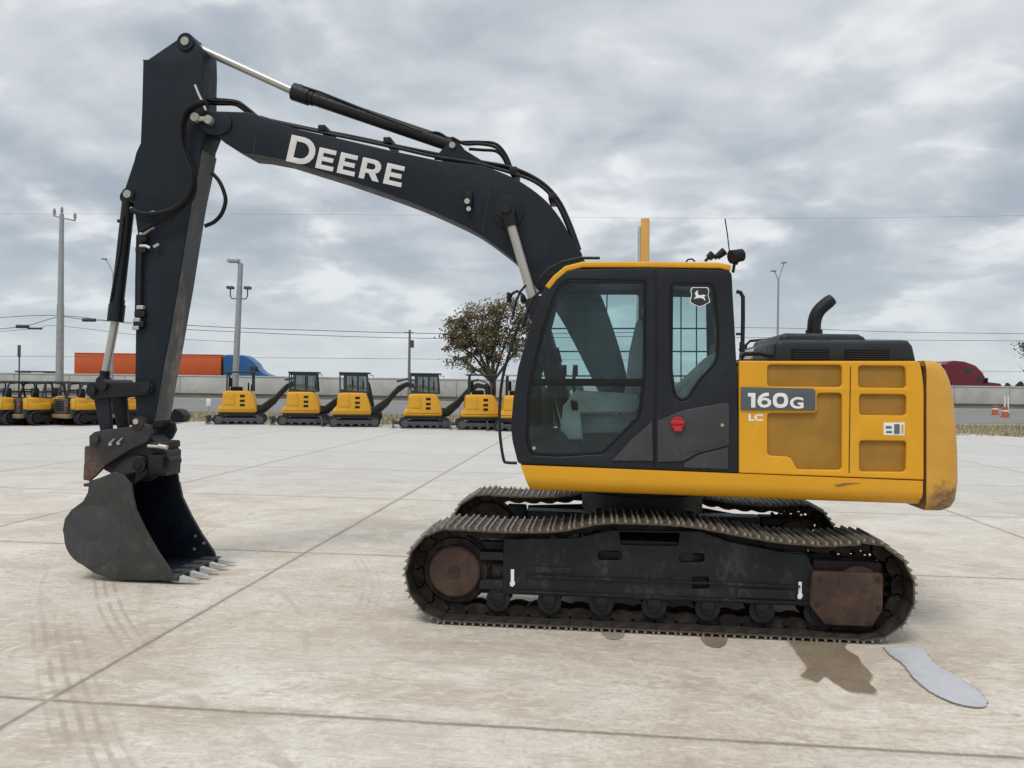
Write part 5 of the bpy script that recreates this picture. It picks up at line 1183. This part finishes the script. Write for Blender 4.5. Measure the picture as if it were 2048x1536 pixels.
b = MB(); zt = D(28, 741, DV).z-ZR; b.box((0, .1, zt-.18), (3.9, 2.4, zt), .03); b.box((.3, .1, .9), (.5, 2.4, zt-.18)); b.box((3.3, .1, .9), (3.5, 2.4, zt-.18)); b.build('deck', MGREY, root); wheels(root, (.8, 2.9))

# ================================================================== SIGN PYLON, SMALL SIGN, BARRELS
d_ = 41; rp = thing('sign_pylon', base_at(1283, d_), yaw-R(12), 'tall narrow yellow sign pylon with a pale face, rising behind the cab roof', 'sign')
zt = zat(1283, 437, d_); b = MB(); b.box((-.14, -.10, 0), (.28, .50, zt), .03); b.build('pylon_column', YELD, rp)
b = MB(); b.box((-.30, -.02, zt-6.8), (-.145, .42, zt-.40), .03); b.build('sign_face', GREYC, rp); b = MB(); b.box((-.36, .0, zt-6.7), (-.305, .40, zt-.55), .01); b.build('pale_panel', WHITE, rp)
b = MB(); b.box((-.5, -.3, 0), (.6, .7, .25), .04); b.build('footing', WALLM, rp)
rp = thing('small_sign', base_at(418, 50), yaw, 'small white rectangular sign on a short post on the grass, left of the lamp pole', 'sign')
b = MB(); b.bar((0, 0, -.05), (0, 0, .78), .03); b.build('post', GALV, rp); b = MB(); zc = zat(418, 805, 50); b.box((-.14, -.05, zc-.24), (.14, -.031, zc+.24), .01); b.build('sign_panel', WHITE, rp)
ORB = paint('barrel_orange', (.42, .11, .05), .5, bump=0)
bar0 = None
for px, py, lab in ((2010, 834, 'orange traffic barrel beside the far road at the right edge'), (1990, 829, 'orange traffic barrel, the farther of two at the right')):
    g = G(px, py)
    if bar0 is None:
        bar0 = thing('traffic_barrel', (g.x, g.y, -.04), yaw, lab, 'traffic barrel', 'traffic barrels beside the far road')
        b = MB(); b.bar((0, 0, .02), (0, 0, .80), .24, .20, n=20); b.bar((0, 0, 0), (0, 0, .06), .36, n=20); b.build('drum', ORB, bar0); b = MB(); b.bar((0, 0, .45), (0, 0, .55), .225, .219, n=20); b.build('white_band', WHITE, bar0)
    else: c_ = copy_tree(bar0); c_.location = (g.x, g.y, -.04); c_['label'] = lab
mk = None
for px, lab in ((2010, 'white marker post by the far road, left one of the pair'), (2017, 'white marker post by the far road, right one of the pair')):
    v = base_at(px, 66)
    if mk is None:
        mk = thing('marker_post', v, yaw, lab, 'marker post', 'white marker posts at the right'); b = MB(); b.bar((0, 0, -.05), (0, 0, 1.5), .06, n=10); b.build('post', WHITE, mk)
        b = MB(); b.bar((0, 0, -.04), (0, 0, .06), .12, n=12); b.build('base', BLACK, mk)
    else: c_ = copy_tree(mk); c_.location = v; c_['label'] = lab

# ================================================================== TREES
def leafmat(name, a_, c_, e_):
    m_, t, b_ = new_mat(name); tc_ = t.nodes.new('ShaderNodeTexCoord'); v = tc_.outputs['Object']; n1 = noise(t, v, 1.1, 3, .6); n2 = noise(t, v, 9, 3, .6)
    c = mixc(t, smooth(n1, .4, .6), a_, c_); c = mixc(t, smooth(n2, .5, .65), c, e_); t.links.new(c, b_.inputs['Base Color']); b_.inputs['Roughness'].default_value = .7; return m_
BARK = paint('bark', (.075, .062, .055), .9, var=.3, bump=.03)
def tree(px, depth, height, lobes, lab, lm, leaves, seed, lsz=.12, trunk_r=.16, clusters=90):
    """lobes: (x, z, rx, rz) in metres from the foot; leaf clusters hang on limbs that reach into every lobe"""
    rnd = random.Random(seed); v = base_at(px, depth); rp = thing('tree', v, yaw, lab, 'tree'); b = MB(); z0 = min(l[1]-l[3] for l in lobes); fork = Vector((0, 0, z0*.85))
    b.tube([Vector((0, 0, -.1)), Vector((.03, 0, fork.z*.5)), fork], trunk_r, 10, rr=[trunk_r*1.25, trunk_r, trunk_r*.85]); cl = []
    hubs = []
    for lx, lz, rx, rz in lobes:
        c = Vector((lx, rnd.uniform(-.4, .4), lz)); m_ = fork.lerp(c, .5)+Vector((rnd.uniform(-.15, .15), rnd.uniform(-.2, .2), rnd.uniform(.05, .25))); hubs.append((m_, c))
        b.tube([tuple(p) for p in catmull([fork, m_, c], 4, False)], .05, 7, rr=[trunk_r*.5*(1-.8*k/8) for k in range(9)])
        n = max(4, int(clusters*rx*rz/sum(l[2]*l[3] for l in lobes)))
        for k in range(n):
            while True:
                d = Vector((rnd.uniform(-1, 1), rnd.uniform(-1, 1), rnd.uniform(-1, 1)))
                if .45 < d.length < 1: break
            q = c+Vector((d.x*rx, d.y*rx*1.1, d.z*rz)); st = c.lerp(m_, rnd.random()*.8); md = st.lerp(q, .55)+Vector((rnd.uniform(-.12, .12), rnd.uniform(-.12, .12), rnd.uniform(-.02, .15)))
            b.tube([tuple(p) for p in catmull([st, md, q], 3, False)], .012, 5, rr=[.026-.003*k_ for k_ in range(7)]); cl.append((q, rnd.uniform(.10, .26), md))
    b.build('trunk', BARK, rp, sharp=180); lb = bmesh.new()
    for n in range(leaves):
        q0, sg, md = rnd.choice(cl); q = (q0 if rnd.random() < .75 else md.lerp(q0, rnd.random()))+Vector((rnd.gauss(0, sg), rnd.gauss(0, sg), rnd.gauss(0, sg*.75)))
        u_ = Vector((rnd.gauss(0, 1), rnd.gauss(0, 1), rnd.gauss(0, 1))).normalized(); w_ = u_.orthogonal().normalized(); x_ = u_.cross(w_); s_ = lsz*rnd.uniform(.5, 1.2)
        lb.faces.new([lb.verts.new(q+w_*s_*a_+x_*s_*.6*c_) for a_, c_ in ((-.5, 0), (0, -.5), (.5, 0), (0, .5))])
    me = bpy.data.meshes.new('crown'); lb.to_mesh(me); lb.free(); link('crown', me, lm, rp, smooth_=False)
LB = leafmat('brown_leaves', (.135, .105, .055), (.095, .090, .045), (.18, .125, .07))
LG2 = leafmat('dark_green_leaves', (.030, .045, .022), (.045, .060, .030), (.06, .06, .035))
def lobe_px(px0, dep, L):
    k = dep/F; return [((a_-px0)*k, D(a_, c_, dep).z, ra*k, rb_*k) for a_, c_, ra, rb_ in L]
tree(985, 38.5, 5.8, lobe_px(985, 38.5, [(905, 682, 30, 26), (925, 650, 32, 26), (960, 628, 34, 20), (1005, 618, 30, 18), (950, 680, 44, 34), (990, 660, 40, 36), (1030, 640, 34, 26), (925, 722, 26, 16), (985, 705, 36, 20), (1035, 690, 34, 26), (1070, 660, 26, 24), (960, 742, 22, 8)]),
     'broad tree with thinning brown leaves between the small excavators and the large cab', LB, 13500, 5, .14, clusters=150)
tree(2098, 40, 4.6, lobe_px(2098, 40, [(2080, 700, 36, 28), (2110, 680, 30, 30), (2070, 740, 24, 18)]), 'dark tree whose branch tips reach in at the right edge', LG2, 3500, 9, .12, clusters=50)
lb = bmesh.new(); rnd = random.Random(4)
for k in range(9000):
    px = rnd.uniform(1996, 2140); hgt = 2.2*(1-max(0, (2012-px)/16))*(.55+.25*math.sin(px*.21)+.2*math.sin(px*.09+1)); v = base_at(px, 150+rnd.uniform(-2, 2)); q = v+Vector((0, 0, .4+rnd.random()**.7*max(.2, hgt+1.3)))
    u_ = Vector((rnd.gauss(0, 1), rnd.gauss(0, 1), rnd.gauss(0, 1))).normalized(); w_ = u_.orthogonal().normalized(); x_ = u_.cross(w_)
    lb.faces.new([lb.verts.new(q+w_*.3*a_+x_*.2*c_) for a_, c_ in ((-.5, 0), (0, -.5), (.5, 0), (0, .5))])
me = bpy.data.meshes.new('distant_trees'); lb.to_mesh(me); lb.free(); tag(link('distant_trees', me, LG2, smooth_=False), 'dark strip of far trees beyond the highway at the right edge', 'trees', kind='stuff')
# dry grass blades along the far edge of the lot
gb = bmesh.new(); rnd = random.Random(11)
for k in range(16000):
    px = rnd.uniform(-80, 2120); dd = rnd.uniform(37.5, 49.0) if px < 1900 else rnd.uniform(34, 45)
    v = base_at(px, dd); v.z = -.05; h_ = rnd.uniform(.06, .22)*(1.4 if rnd.random() < .1 else 1); a_ = rnd.uniform(0, 3.14); e_ = Vector((math.cos(a_), math.sin(a_), 0))*.03; l_ = Vector((rnd.uniform(-.06, .06), rnd.uniform(-.06, .06), h_))
    gb.faces.new([gb.verts.new(v-e_), gb.verts.new(v+e_), gb.verts.new(v+l_)])
me = bpy.data.meshes.new('dry_grass'); gb.to_mesh(me); gb.free(); tag(link('dry_grass', me, GRASSM, smooth_=False), 'dry tan grass along the far edge of the lot', 'grass', kind='stuff')
for o in bpy.data.objects:
    if '_px' in o: del o['_px']
